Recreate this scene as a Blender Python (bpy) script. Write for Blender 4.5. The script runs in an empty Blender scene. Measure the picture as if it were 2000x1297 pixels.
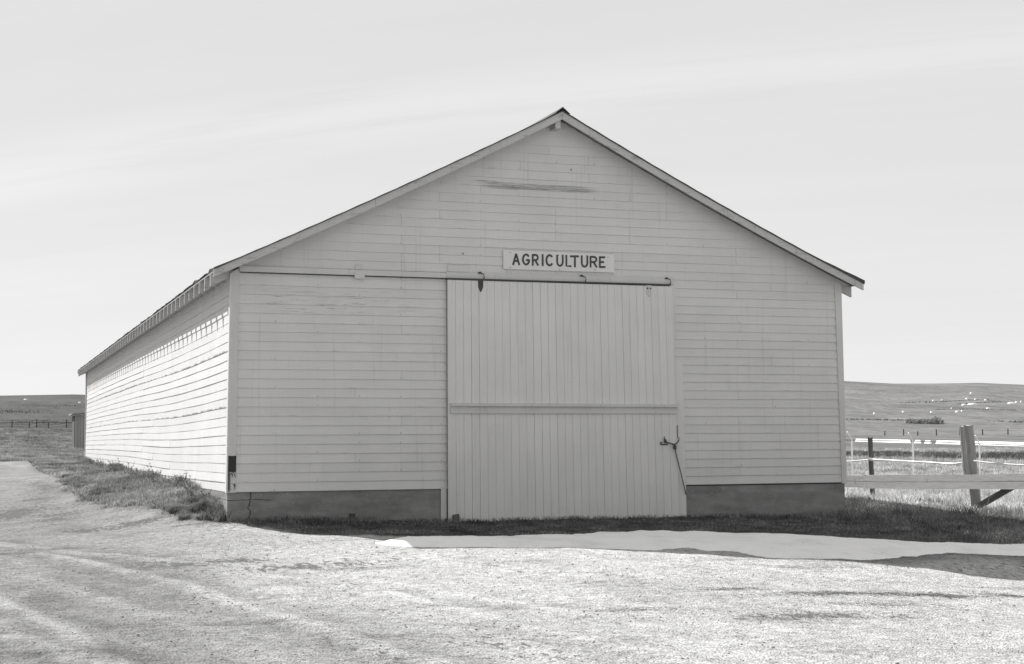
import bpy, math, random
import numpy as np
from mathutils import Matrix, Vector

random.seed(11); RNG = np.random.default_rng(11)
SC = bpy.context.scene
COL = SC.collection

# ---------------------------------------------------------------- camera
CAM = np.array([-3.573, -23.242, .723])
YAW, PITCH, ROLL, FPX = .336, .072, -.006, 2985.
_fw = np.array([math.sin(YAW)*math.cos(PITCH), math.cos(YAW)*math.cos(PITCH), math.sin(PITCH)])
_r = np.array([math.cos(YAW), -math.sin(YAW), 0.]); _u = np.cross(_r, _fw)
_r2 = _r*math.cos(ROLL)+_u*math.sin(ROLL); _u2 = -_r*math.sin(ROLL)+_u*math.cos(ROLL)
cam_d = bpy.data.cameras.new('camera'); cam = bpy.data.objects.new('camera', cam_d); COL.objects.link(cam)
M = Matrix.Identity(4)
for i in range(3):
    M[i][0], M[i][1], M[i][2], M[i][3] = _r2[i], _u2[i], -_fw[i], CAM[i]
cam.matrix_world = M
cam_d.sensor_width = 36.; cam_d.lens = FPX/2000*36.; cam_d.clip_end = 5000.; cam_d.clip_start = .1
SC.camera = cam

# ---------------------------------------------------------------- sky and sun (black and white film)
SUN_DIR = Vector((-.52, .97, 1.)).normalized()          # towards the sun: behind the barn, to its left
SUN_EL = math.asin(SUN_DIR.z); SUN_AZ = math.atan2(SUN_DIR.x, SUN_DIR.y)
W = bpy.data.worlds.new('World'); SC.world = W; W.use_nodes = True
nt = W.node_tree; nt.nodes.clear()
def N(tree, t, **kw):
    n = tree.nodes.new(t)
    for k, v in kw.items():
        if k == 'i':
            for kk, vv in v.items(): n.inputs[kk].default_value = vv
        else: setattr(n, k, v)
    return n
def L(tree, a, b): tree.links.new(a, b)
def MATH(tree, op, a, b=None, clamp=False):
    n = tree.nodes.new('ShaderNodeMath'); n.operation = op; n.use_clamp = clamp
    for i, v in enumerate((a, b)):
        if v is None: continue
        if isinstance(v, (int, float)): n.inputs[i].default_value = v
        else: tree.links.new(v, n.inputs[i])
    return n.outputs[0]
def RAMP(tree, v, a, b, c=0., d=1., smooth=True):
    n = tree.nodes.new('ShaderNodeMapRange'); n.interpolation_type = 'SMOOTHSTEP' if smooth else 'LINEAR'
    tree.links.new(v, n.inputs['Value'])
    for k, x in (('From Min', a), ('From Max', b), ('To Min', c), ('To Max', d)): n.inputs[k].default_value = x
    return n.outputs[0]
def NOISE(tree, vec, scale, detail=3., rough=.55, dist=0.):
    n = tree.nodes.new('ShaderNodeTexNoise')
    n.inputs['Scale'].default_value = scale; n.inputs['Detail'].default_value = detail
    n.inputs['Roughness'].default_value = rough; n.inputs['Distortion'].default_value = dist
    if vec is not None: tree.links.new(vec, n.inputs['Vector'])
    return n.outputs['Fac']
def MAPV(tree, vec, scale=(1, 1, 1), rot=(0, 0, 0), loc=(0, 0, 0)):
    n = tree.nodes.new('ShaderNodeMapping'); n.inputs['Scale'].default_value = scale
    n.inputs['Rotation'].default_value = rot; n.inputs['Location'].default_value = loc
    tree.links.new(vec, n.inputs['Vector']); return n.outputs[0]

SKY_STRENGTH, SKY_FLAT = .10, 0.
sky = N(nt, 'ShaderNodeTexSky', sky_type='NISHITA', sun_disc=False, sun_elevation=SUN_EL, sun_rotation=SUN_AZ, air_density=1., dust_density=1.5, ozone_density=1., altitude=1500.)
bw = N(nt, 'ShaderNodeRGBToBW'); L(nt, sky.outputs[0], bw.inputs[0])
tc = N(nt, 'ShaderNodeTexCoord')
# thin cirrus: streaks on a high flat layer, drawn out along one wind direction
sep = N(nt, 'ShaderNodeSeparateXYZ'); L(nt, tc.outputs['Generated'], sep.inputs[0])
zc = MATH(nt, 'MAXIMUM', sep.outputs[2], .03); zc = MATH(nt, 'ADD', zc, .12)
cmb = N(nt, 'ShaderNodeCombineXYZ')
L(nt, MATH(nt, 'DIVIDE', sep.outputs[0], zc), cmb.inputs[0]); L(nt, MATH(nt, 'DIVIDE', sep.outputs[1], zc), cmb.inputs[1])
# the wind-drawn axis of the streaks: turn the layer so that they run along x, then stretch
rotv = MAPV(nt, cmb.outputs[0], rot=(0, 0, math.radians(37.6)))
c1 = NOISE(nt, MAPV(nt, rotv, scale=(.30, 1.1, 1)), 1., 5., .55, .5)
c2 = NOISE(nt, MAPV(nt, rotv, scale=(.9, 7., 1)), 1.2, 6., .62, .5)
c3 = NOISE(nt, MAPV(nt, rotv, scale=(.35, .35, 1)), 1.4, 2., .5)
sp2 = N(nt, 'ShaderNodeSeparateXYZ'); L(nt, rotv, sp2.inputs[0])
bd = MATH(nt, 'ADD', sp2.outputs[1], MATH(nt, 'MULTIPLY', MATH(nt, 'SUBTRACT', c3, .5), .5))
band = MATH(nt, 'ABSOLUTE', MATH(nt, 'SUBTRACT', bd, 2.70)); band = RAMP(nt, band, .26, .0)
veil = MATH(nt, 'ADD', 4.95, MATH(nt, 'MULTIPLY', RAMP(nt, sep.outputs[2], .26, .0), .42))
veil = MATH(nt, 'ADD', veil, MATH(nt, 'MULTIPLY', MATH(nt, 'SUBTRACT', c1, .5), .5))
veil = MATH(nt, 'ADD', veil, MATH(nt, 'MULTIPLY', MATH(nt, 'SUBTRACT', c2, .5), .28))
veil = MATH(nt, 'ADD', veil, MATH(nt, 'MULTIPLY', MATH(nt, 'MULTIPLY', band, RAMP(nt, c2, .25, .6)), .38))
cloud_mix = N(nt, 'ShaderNodeMix', data_type='FLOAT'); L(nt, RAMP(nt, sep.outputs[2], .30, .80, .90, .62), cloud_mix.inputs[0])
L(nt, bw.outputs[0], cloud_mix.inputs[2]); L(nt, veil, cloud_mix.inputs[3])
bg = N(nt, 'ShaderNodeBackground', i={'Strength': SKY_STRENGTH}); out = N(nt, 'ShaderNodeOutputWorld')
L(nt, cloud_mix.outputs[0], bg.inputs['Color']); L(nt, bg.outputs[0], out.inputs[0])
sl = bpy.data.lights.new('sun', 'SUN'); sl.energy = 5.0; sl.angle = math.radians(.53); sl.color = (1., .995, .985)
so = bpy.data.objects.new('sun', sl); COL.objects.link(so); so.location = SUN_DIR*60
so.rotation_euler = SUN_DIR.to_track_quat('Z', 'Y').to_euler()
SC.view_settings.view_transform = 'Standard'; SC.view_settings.look = 'None'
SC.view_settings.exposure = .64; SC.view_settings.gamma = 1.; SC.view_settings.use_curve_mapping = False

# ---------------------------------------------------------------- terrain function
# ground control points (x, y, z): yard, berm along the barn, field, hills
CP=[(0,0,-.45),(3.3,0,-.50),(7.6,0,-.55),(10.6,0,-.58),(.9,-1.6,-.57),(1.8,-4.2,-.62),(3.2,-4.9,-.65),(5.3,-5.8,-.75),(7.1,-6.5,-.83),(8.9,-7.1,-1.03),(1.3,-2.9,-.56),(12.5,2.5,-.43),(12.3,1,-.5),(5,-2.5,-.62),(9,-3.5,-.70),
(12.6,-.3,-.62),(12.7,-2.4,-.74),(16.8,4.9,-.68),(13,10,-.5),(12,25,-.4),(14,-6,-.9),(18,-2,-.82),
(-3.6,-23.2,-.88),(-1,-15,-.92),(2,-16,-1.0),(-4,-14,-.9),(4,-11,-.95),(-1,-8,-.78),(-4,-8,-.80),(0,-4,-.68),(-2,-3,-.66),(6,-20,-1.05),(-12,-20,-.9),(-12,-8,-.75),(15,-14,-1.1),
(-.15,1.0,-.33),(-.1,2,-.20),(-.1,3,-.13),(-.1,5,-.09),(-.1,10,-.02),(-.1,18,.05),(-.1,33,.2),(-1.5,1,-.55),(-2.5,4,-.50),(-2.6,10,-.33),(-3,18,-.12),(-3,30,.1),(-5,3,-.58),(-7,12,-.42),(-8,25,-.2),(-13,15,-.35),
(-3,39,.1),(-2,48,.28),(1,48,.3),(-2,60,.48),(1,60,.44),(3,60,.35),(-3,86,1.75),(4,86,1.62),(9,86,1.3),(-4,105,1.95),(5,105,1.95),(-15,40,.1),(-22,70,.9),(-40,50,.1),(-36,95,1.5),(5,33,-.0),(10,34,-.3),
(18,15,-.75),(26,10,-.9),(25,25,-.95),(35,30,-1.0),(27,41,-1.0),(33,40,-1.0),(50,40,-1.0),(40,55,-.8),(30,60,-.7),(42,90,-.1),(60,80,-.1),(25,90,.3),(16,80,.6),(-70,20,0),(90,40,-.6),(60,0,-1.),(0,-60,-1.),(-50,-40,-.9),(50,-50,-1.2)]
CP=np.array(CP,float)
def _K(a,b):
    r=np.sqrt(((a[:,None,:]-b[None,:,:])**2).sum(-1)+.25); return r
_n=len(CP)
_A=np.zeros((_n+3,_n+3)); _A[:_n,:_n]=_K(CP[:,:2],CP[:,:2])-np.eye(_n)*.0; _A[:_n,_n]=1; _A[:_n,_n+1:]=CP[:,:2]; _A[_n:,:_n]=_A[:_n,_n:].T
_w=np.linalg.solve(_A,np.concatenate([CP[:,2],np.zeros(3)]))
def sm(a,b,x):
    t=np.clip((x-a)/(b-a),0,1); return t*t*(3-2*t)
def gz(x,y):
    """ground height"""
    x=np.atleast_1d(np.asarray(x,float)).ravel(); y=np.atleast_1d(np.asarray(y,float)).ravel()
    z=np.empty(len(x)); 
    for i in range(0,len(x),20000):
        P=np.stack([x[i:i+20000],y[i:i+20000]],1)
        z[i:i+20000]=_K(P,CP[:,:2])@_w[:_n]+_w[_n]+P@_w[_n+1:]
    R=np.hypot(x+3.57,y+23.24); th=np.degrees(np.arctan2(x+3.57,y+23.24))-19.25  # bearing from view axis
    s=sm(90,130,R)
    # far land: field rising to the hills
    a=th
    crest=np.interp(a,[-60,-18.5,-16,-14,-4,4,10,12.2,14,15.5,17,18.5,60],[2.1,1.665,1.715,1.66,2.3,2.8,2.4,2.07,1.95,1.93,1.93,1.84,1.5])
    lf=sm(4,-4,a) if False else 1-sm(-6,6,a)
    base=-.1*(1-lf)+1.95*lf
    dip=-1.2*lf*np.exp(-((R-165)/30)**2)
    c=.72+np.tan(np.radians(crest))*680
    hill=sm(230,680,R)
    far=base+dip+(R-110)*.006*(R>110)*(1-hill)+(c-base)*hill
    far=far-(R>680)*(R-680)*.03+ (R>180)*hill*(2.*np.sin(x*.021+1.3)*np.sin(y*.017+.4)+1.1*np.sin(x*.063+.03*y)*np.sin(y*.047+.9)+.5*np.sin(x*.17+.11*y+.7)*np.sin(y*.13-.05*x))*(1-sm(380,560,R))
    return z*(1-s)+far*s

# ---------------------------------------------------------------- helpers
def tag(o, label=None, cat=None, group=None, kind=None):
    if label: o['label'] = label
    if cat: o['category'] = cat
    if group: o['group'] = group
    if kind: o['kind'] = kind
    return o
def empty(name, loc=(0, 0, 0)):
    o = bpy.data.objects.new(name, None); COL.objects.link(o); o.location = loc; o.empty_display_size = .2; return o
def obj(name, me, mat=None, parent=None):
    """link a mesh given in world coordinates; parent empties sit unrotated at their location"""
    if mat is not None and not me.materials: me.materials.append(mat)
    o = bpy.data.objects.new(name, me); COL.objects.link(o)
    if parent is not None:
        o.parent = parent
        t = Vector((0, 0, 0)); p = parent
        while p is not None: t += p.location; p = p.parent
        o.location = -t
    return o
class MB:
    def __init__(s): s.v = []; s.f = []
    def box(s, x0, x1, y0, y1, z0, z1):
        return s.hexa([(x0, y0, z0), (x1, y0, z0), (x1, y1, z0), (x0, y1, z0), (x0, y0, z1), (x1, y0, z1), (x1, y1, z1), (x0, y1, z1)])
    def hexa(s, p):
        b = len(s.v); s.v += [tuple(q) for q in p]
        s.f += [tuple(b+i for i in q) for q in ((0, 3, 2, 1), (4, 5, 6, 7), (0, 1, 5, 4), (1, 2, 6, 5), (2, 3, 7, 6), (3, 0, 4, 7))]
        return s
    def sweep(s, secs):
        """closed profile swept through a list of equal-length sections"""
        b = len(s.v); n = len(secs[0])
        for q in secs: s.v += [tuple(p) for p in q]
        for i in range(len(secs)-1):
            for j in range(n):
                k = (j+1) % n; a = b+i*n
                s.f.append((a+j, a+k, a+n+k, a+n+j))
        s.f.append(tuple(b+j for j in range(n-1, -1, -1))); s.f.append(tuple(b+(len(secs)-1)*n+j for j in range(n)))
        return s
    def tube(s, pts, r, n=6):
        secs = []; pts = [Vector(p) for p in pts]
        rr = r if isinstance(r, (list, tuple)) else [r]*len(pts)
        for i, p in enumerate(pts):
            d = (pts[min(i+1, len(pts)-1)]-pts[max(i-1, 0)]).normalized()
            a = d.cross(Vector((0, 0, 1)) if abs(d.z) < .9 else Vector((0, 1, 0))).normalized(); c = d.cross(a)
            secs.append([p+(a*math.cos(2*math.pi*j/n)+c*math.sin(2*math.pi*j/n))*rr[i] for j in range(n)])
        return s.sweep(secs)
    def prism_y(s, poly, y0, y1):
        n = len(poly)
        return s.sweep([[(x, y0, z) for x, z in poly], [(x, y1, z) for x, z in poly]])
    def mesh(s, name):
        me = bpy.data.meshes.new(name); me.from_pydata(s.v, [], s.f); me.update(); return me
def np_mesh(name, V, F, attrs=None, smooth=False):
    me = bpy.data.meshes.new(name); V = np.asarray(V, np.float32); F = np.asarray(F, np.int32); k = F.shape[1]
    me.vertices.add(len(V)); me.vertices.foreach_set('co', V.ravel())
    me.loops.add(F.size); me.loops.foreach_set('vertex_index', F.ravel())
    me.polygons.add(len(F)); me.polygons.foreach_set('loop_start', np.arange(0, F.size, k, dtype=np.int32))
    me.update(calc_edges=True)
    if smooth: me.polygons.foreach_set('use_smooth', np.ones(len(F), bool))
    for a, v in (attrs or {}).items():
        at = me.attributes.new(a, 'FLOAT', 'POINT'); at.data.foreach_set('value', np.asarray(v, np.float32))
    return me
_lat = np.random.default_rng(5).random((256, 256))
def vn(x, y, f=1., o=1, ofs=0.):
    """value noise, -1..1"""
    x = np.asarray(x, float); y = np.asarray(y, float); t = np.zeros_like(x); a = 1.; s = 0.
    for k in range(o):
        u = x*f+ofs+17.3*k; v = y*f+ofs*1.7+9.1*k
        i = np.floor(u).astype(int); j = np.floor(v).astype(int); fu = u-i; fv = v-j
        fu = fu*fu*(3-2*fu); fv = fv*fv*(3-2*fv)
        g = lambda p, q: _lat[p & 255, q & 255]
        t += a*((g(i, j)*(1-fu)+g(i+1, j)*fu)*(1-fv)+(g(i, j+1)*(1-fu)+g(i+1, j+1)*fu)*fv)
        s += a; a *= .55; f *= 2.03
    return t/s*2-1
def dpoly(x, y, pts):
    """distance to a polyline"""
    d = np.full(np.shape(x), 1e9); P = np.array(pts, float)
    for a, b in zip(P[:-1], P[1:]):
        ab = b-a; t = np.clip(((x-a[0])*ab[0]+(y-a[1])*ab[1])/(ab@ab), 0, 1)
        d = np.minimum(d, np.hypot(x-a[0]-t*ab[0], y-a[1]-t*ab[1]))
    return d
def inpoly(x, y, pts):
    P = np.array(pts, float); r = np.zeros(np.shape(x), bool); j = len(P)-1
    for i in range(len(P)):
        c = ((P[i, 1] > y) != (P[j, 1] > y)) & (x < (P[j, 0]-P[i, 0])*(y-P[i, 1])/(P[j, 1]-P[i, 1]+1e-12)+P[i, 0])
        r ^= c; j = i
    return r

# ---------------------------------------------------------------- materials
def new_mat(name):
    m = bpy.data.materials.new(name); m.use_nodes = True; t = m.node_tree; t.nodes.clear()
    o = N(t, 'ShaderNodeOutputMaterial'); b = N(t, 'ShaderNodeBsdfPrincipled'); L(t, b.outputs[0], o.inputs[0])
    b.inputs['Roughness'].default_value = .8; b.inputs['Specular IOR Level'].default_value = .25
    return m, t, b
def grey(t, fac, b):
    c = N(t, 'ShaderNodeCombineColor'); L(t, fac, c.inputs[0]); L(t, MATH(t, 'MULTIPLY', fac, .995), c.inputs[1]); L(t, MATH(t, 'MULTIPLY', fac, .985), c.inputs[2])
    L(t, c.outputs[0], b.inputs['Base Color'])
def bump(t, h, b, dist=.005, s=1.):
    n = N(t, 'ShaderNodeBump', i={'Strength': s, 'Distance': dist}); L(t, h, n.inputs['Height']); L(t, n.outputs[0], b.inputs['Normal'])
def boxmask(t, pos, x0, x1, z0, z1, fx=.1, fz=.05, face='x'):
    s = N(t, 'ShaderNodeSeparateXYZ'); L(t, pos, s.inputs[0]); a = s.outputs[0] if face == 'x' else s.outputs[1]; z = s.outputs[2]
    m = MATH(t, 'MULTIPLY', RAMP(t, a, x0-fx, x0+fx), RAMP(t, a, x1+fx, x1-fx))
    return MATH(t, 'MULTIPLY', m, MATH(t, 'MULTIPLY', RAMP(t, z, z0-fz, z0+fz), RAMP(t, z, z1+fz, z1-fz)))
def paint(name, base, wear=1., along='x', marks=False, dirt=.0, worn=False, knots=False):
    m, t, b = new_mat(name); g = N(t, 'ShaderNodeNewGeometry'); p = g.outputs['Position']; oi = N(t, 'ShaderNodeObjectInfo')
    fine = NOISE(t, p, 95., 2., .6); low = NOISE(t, p, 1.3, 4., .6)
    st = {'x': (1., 1., 26.), 'y': (20., .8, 26.), 'z': (26., 20., 1.)}[along]
    gr = NOISE(t, MAPV(t, p, scale=st), 3.2, 5., .65)
    drip = NOISE(t, MAPV(t, p, scale=(13., 9., .5)), 1.4, 4., .6)
    v = MATH(t, 'ADD', base, MATH(t, 'MULTIPLY', MATH(t, 'SUBTRACT', fine, .5), .10))
    v = MATH(t, 'ADD', v, MATH(t, 'MULTIPLY', MATH(t, 'SUBTRACT', low, .5), .13))
    v = MATH(t, 'ADD', v, MATH(t, 'MULTIPLY', MATH(t, 'SUBTRACT', gr, .5), .12*wear))
    v = MATH(t, 'SUBTRACT', v, MATH(t, 'MULTIPLY', RAMP(t, drip, .55, .8), .10*wear))
    v = MATH(t, 'ADD', v, MATH(t, 'MULTIPLY', MATH(t, 'SUBTRACT', oi.outputs['Random'], .5), .028))
    # flaked paint: bare grey wood showing in thin streaks
    fl = MATH(t, 'MULTIPLY', RAMP(t, gr, .70, .77), RAMP(t, NOISE(t, p, .9, 3.), .5, .62))
    bare = MATH(t, 'MULTIPLY', fl, .35*wear)
    vo = N(t, 'ShaderNodeTexVoronoi', i={'Scale': 1.25}); L(t, MAPV(t, p, scale=(1., 1., 1.)), vo.inputs['Vector'])
    sc = N(t, 'ShaderNodeSeparateColor'); L(t, vo.outputs['Color'], sc.inputs[0])
    knot = MATH(t, 'MULTIPLY', RAMP(t, vo.outputs['Distance'], .034, .018), RAMP(t, sc.outputs[0], .55, .56))
    bare = MATH(t, 'MAXIMUM', bare, MATH(t, 'MULTIPLY', knot, .75*wear))
    if knots:
        v2 = N(t, 'ShaderNodeTexVoronoi', i={'Scale': 2.6}); L(t, p, v2.inputs['Vector']); s2 = N(t, 'ShaderNodeSeparateColor'); L(t, v2.outputs['Color'], s2.inputs[0])
        bare = MATH(t, 'MAXIMUM', bare, MATH(t, 'MULTIPLY', RAMP(t, v2.outputs['Distance'], .13, .07), RAMP(t, s2.outputs[1], .45, .46)))
        bare = MATH(t, 'MAXIMUM', bare, MATH(t, 'MULTIPLY', RAMP(t, NOISE(t, MAPV(t, p, scale=(1., 1., 4.)), 4., 5., .7), .56, .66), .5))
    if marks:
        sx_ = N(t, 'ShaderNodeSeparateXYZ'); L(t, p, sx_.inputs[0]); fx = MATH(t, 'ABSOLUTE', MATH(t, 'SUBTRACT', MATH(t, 'FRACT', MATH(t, 'DIVIDE', MATH(t, 'ADD', sx_.outputs[0], MATH(t, 'MULTIPLY', NOISE(t, p, 5., 1.), .03)), .662)), .075))
        fz = MATH(t, 'ABSOLUTE', MATH(t, 'SUBTRACT', MATH(t, 'FRACT', MATH(t, 'DIVIDE', sx_.outputs[2], .143)), .13)); nl = MATH(t, 'MULTIPLY', RAMP(t, fx, .016, .008), RAMP(t, fz, .16, .06))
        nl = MATH(t, 'MULTIPLY', nl, RAMP(t, NOISE(t, MAPV(t, p, scale=(1.5, 1., 7.)), 1.7, 2.), .50, .64)); bare = MATH(t, 'MAXIMUM', bare, MATH(t, 'MULTIPLY', nl, .55))
        eb = MATH(t, 'FRACT', MATH(t, 'DIVIDE', sx_.outputs[2], .143)); bare = MATH(t, 'MAXIMUM', bare, MATH(t, 'MULTIPLY', MATH(t, 'MULTIPLY', RAMP(t, eb, .12, .03), RAMP(t, NOISE(t, MAPV(t, p, scale=(1., 1., 7.)), 2.3, 5., .7), .56, .68)), .5))
        r1 = NOISE(t, MAPV(t, p, scale=(1.1, 1., 34.)), 2.1, 6., .7)
        mA = boxmask(t, p, .45, 2.75, 2.72, 3.12, .5, .06); mB = boxmask(t, p, 4.1, 5.95, 4.82, 4.925, .2, .012)
        mC = boxmask(t, p, 3.9, 4.6, 4.9, 4.95, .1, .012)
        k = MATH(t, 'MULTIPLY', mA, RAMP(t, r1, .56, .63)); k = MATH(t, 'MAXIMUM', k, MATH(t, 'MULTIPLY', mB, RAMP(t, r1, .42, .54)))
        k = MATH(t, 'MAXIMUM', k, MATH(t, 'MULTIPLY', mC, RAMP(t, r1, .5, .55)))
        bare = MATH(t, 'MAXIMUM', bare, MATH(t, 'MULTIPLY', k, .75))
    if along == 'y' and worn:
        # weathered lower edge with rusty runs above and below it
        ed = N(t, 'ShaderNodeAttribute', attribute_name='edge').outputs['Fac']
        r2 = NOISE(t, MAPV(t, p, scale=(0., 1.3, 2.)), 1.7, 5., .7); r3 = NOISE(t, MAPV(t, p, scale=(0., 9., .3)), 1.1, 3., .6)
        k = MATH(t, 'MAXIMUM', MATH(t, 'MULTIPLY', RAMP(t, ed, .80, .90), RAMP(t, r2, .46, .54)), MATH(t, 'MULTIPLY', MATH(t, 'MULTIPLY', RAMP(t, ed, .35, .9), RAMP(t, r3, .62, .69)), .55))
        bare = MATH(t, 'MAXIMUM', bare, MATH(t, 'MULTIPLY', k, .95))
    if dirt:
        # black rot on the foot of the corner board
        r4 = NOISE(t, p, 9., 4., .6)
        mF = MATH(t, 'MULTIPLY', boxmask(t, p, -.2, .145, .30, .545, .03, .03), 1.0); mG = boxmask(t, p, -.2, .11, .05, .36, .02, .05)
        k = MATH(t, 'MAXIMUM', RAMP(t, MATH(t, 'ADD', mF, MATH(t, 'MULTIPLY', MATH(t, 'SUBTRACT', r4, .5), 1.5)), .45, .62), MATH(t, 'MULTIPLY', mG, RAMP(t, r4, .50, .60)))
        mH = MATH(t, 'MULTIPLY', boxmask(t, p, -.2, .03, .0, .5, .02, .05), 1.)
        k = MATH(t, 'MAXIMUM', k, MATH(t, 'MULTIPLY', mH, .9))
        bare = MATH(t, 'MAXIMUM', bare, MATH(t, 'MULTIPLY', k, 1.))
    mx = N(t, 'ShaderNodeMix', data_type='FLOAT'); L(t, bare, mx.inputs[0]); L(t, v, mx.inputs[2]); mx.inputs[3].default_value = .22 if not dirt else .035
    grey(t, mx.outputs[0], b); b.inputs['Roughness'].default_value = .62
    h = MATH(t, 'ADD', MATH(t, 'MULTIPLY', gr, .7), MATH(t, 'SUBTRACT', MATH(t, 'MULTIPLY', fine, .35), bare)); bump(t, h, b, .0025, .8)
    return m
def rough(name, base, var=.3, scale=20., stretch=(1, 1, 1), rgh=.85, bdist=.004, rnd=.1, spec=.2):
    m, t, b = new_mat(name); g = N(t, 'ShaderNodeNewGeometry'); oi = N(t, 'ShaderNodeObjectInfo')
    p = MAPV(t, g.outputs['Position'], scale=stretch); n1 = NOISE(t, p, scale, 5., .65); n2 = NOISE(t, p, scale*.13, 3.)
    v = MATH(t, 'MULTIPLY', base, MATH(t, 'ADD', 1-var, MATH(t, 'ADD', MATH(t, 'MULTIPLY', n1, var*1.3), MATH(t, 'MULTIPLY', n2, var*.7))))
    v = MATH(t, 'MULTIPLY', v, MATH(t, 'ADD', 1-rnd/2, MATH(t, 'MULTIPLY', oi.outputs['Random'], rnd)))
    grey(t, v, b); b.inputs['Roughness'].default_value = rgh; b.inputs['Specular IOR Level'].default_value = spec; bump(t, n1, b, bdist, .8); return m
PAINT = paint('white_paint_boards', .625, 1., 'x', marks=True)
PAINT_SIDE = paint('white_paint_side', .615, 1.0, 'y')
PAINT_SIDE_WORN = paint('white_paint_side_worn', .60, 1.2, 'y', worn=True)
PAINT_TRIM = paint('white_paint_trim', .58, .8, 'z')
PAINT_CORNER = paint('white_paint_corner', .58, .8, 'z', dirt=1.)
PAINT_DOOR = paint('white_paint_door', .65, .9, 'z')
PAINT_RAIL = paint('white_paint_rail', .54, 1.6, 'x')
PAINT_RAKE = paint('white_paint_rake', .50, 1.5, 'x', knots=True)
PAINT_SIGN = paint('white_paint_sign', .68, .4, 'x')
LETTER = rough('sign_black', .075, .25, 60., rgh=.6)
IRON = rough('old_iron', .055, .4, 50., rgh=.6, spec=.4)
ROOF = rough('roofing', .07, .5, 12.)
SHEATH = rough('roof_sheathing', .26, .5, 7., (6., .5, 6.), rnd=.35)
DARKWOOD = rough('old_dark_wood', .13, .6, 9., (5., 5., .7), rnd=.3)
GREYWOOD = rough('grey_weathered_wood', .33, .6, 8., (5., 5., .6), rnd=.3)
TIMBER = rough('rail_timber', .33, .55, 7., (.7, .7, 6.), rnd=.2)
def checks(m, thr=.64):
    """dark drying checks across and along a weathered timber"""
    t = m.node_tree; b = [n for n in t.nodes if n.type == 'BSDF_PRINCIPLED'][0]; src = b.inputs['Base Color'].links[0].from_socket; g = N(t, 'ShaderNodeNewGeometry')
    n1 = NOISE(t, MAPV(t, g.outputs['Position'], scale=(5., 5., 1.4)), 1.3, 4., .6); n2 = NOISE(t, MAPV(t, g.outputs['Position'], scale=(.5, .5, 22.)), 2., 4., .6)
    k = MATH(t, 'MAXIMUM', RAMP(t, n1, thr, thr+.05), MATH(t, 'MULTIPLY', RAMP(t, n2, .66, .70), .8))
    mx = N(t, 'ShaderNodeMix', data_type='RGBA'); L(t, MATH(t, 'MULTIPLY', k, .8), mx.inputs[0]); L(t, src, mx.inputs[6]); mx.inputs[7].default_value = (.07, .07, .069, 1); L(t, mx.outputs[2], b.inputs['Base Color'])
checks(TIMBER)
GALV = rough('galvanised_pipe', .92, .1, 30., rgh=.35, spec=.6)
WIRE = rough('fence_wire', .28, .2, 30., rgh=.6)
ROPE = rough('white_rope', .78, .2, 60.)
def concrete():
    m, t, b = new_mat('old_concrete'); g = N(t, 'ShaderNodeNewGeometry'); p = g.outputs['Position']
    n1 = NOISE(t, p, 6., 6., .65); n2 = NOISE(t, MAPV(t, p, scale=(.7, .7, 3.2)), 1.6, 5., .65); n3 = NOISE(t, p, 70., 3., .6)
    v = MATH(t, 'ADD', .10, MATH(t, 'MULTIPLY', n1, .14)); v = MATH(t, 'ADD', v, MATH(t, 'MULTIPLY', RAMP(t, n2, .3, .7), .085)); v = MATH(t, 'ADD', v, MATH(t, 'MULTIPLY', MATH(t, 'SUBTRACT', NOISE(t, p, 1.6, 4., .6), .5), .14)); v = MATH(t, 'ADD', v, MATH(t, 'MULTIPLY', n3, .03))
    vo = N(t, 'ShaderNodeTexVoronoi', i={'Scale': 7.}); L(t, MAPV(t, p, scale=(2.2, 1., .7)), vo.inputs['Vector'])
    v = MATH(t, 'ADD', v, MATH(t, 'MULTIPLY', RAMP(t, vo.outputs['Distance'], .12, .05), .14))
    s = N(t, 'ShaderNodeSeparateXYZ'); L(t, p, s.inputs[0])
    w = NOISE(t, MAPV(t, p, scale=(0, 0, 1)), 5., 4., .6)
    cx = MATH(t, 'ABSOLUTE', MATH(t, 'SUBTRACT', MATH(t, 'SUBTRACT', s.outputs[0], .17), MATH(t, 'MULTIPLY', w, .30)))
    ck = RAMP(t, cx, .011, .004)
    w2 = NOISE(t, MAPV(t, p, scale=(1, 0, 0)), 4., 4., .6)
    cz = MATH(t, 'ABSOLUTE', MATH(t, 'SUBTRACT', MATH(t, 'ADD', s.outputs[2], .17), MATH(t, 'MULTIPLY', w2, .09)))
    ck2 = MATH(t, 'MULTIPLY', RAMP(t, cz, .008, .003), RAMP(t, s.outputs[0], .75, .6)); ck = MATH(t, 'MAXIMUM', ck, MATH(t, 'MULTIPLY', ck2, .7))
    v = MATH(t, 'MULTIPLY', v, MATH(t, 'SUBTRACT', 1., MATH(t, 'MULTIPLY', ck, .8)))
    grey(t, v, b); bump(t, MATH(t, 'SUBTRACT', MATH(t, 'ADD', n1, MATH(t, 'MULTIPLY', n3, .4)), ck), b, .01, .7); return m
CONCRETE = concrete()
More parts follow.
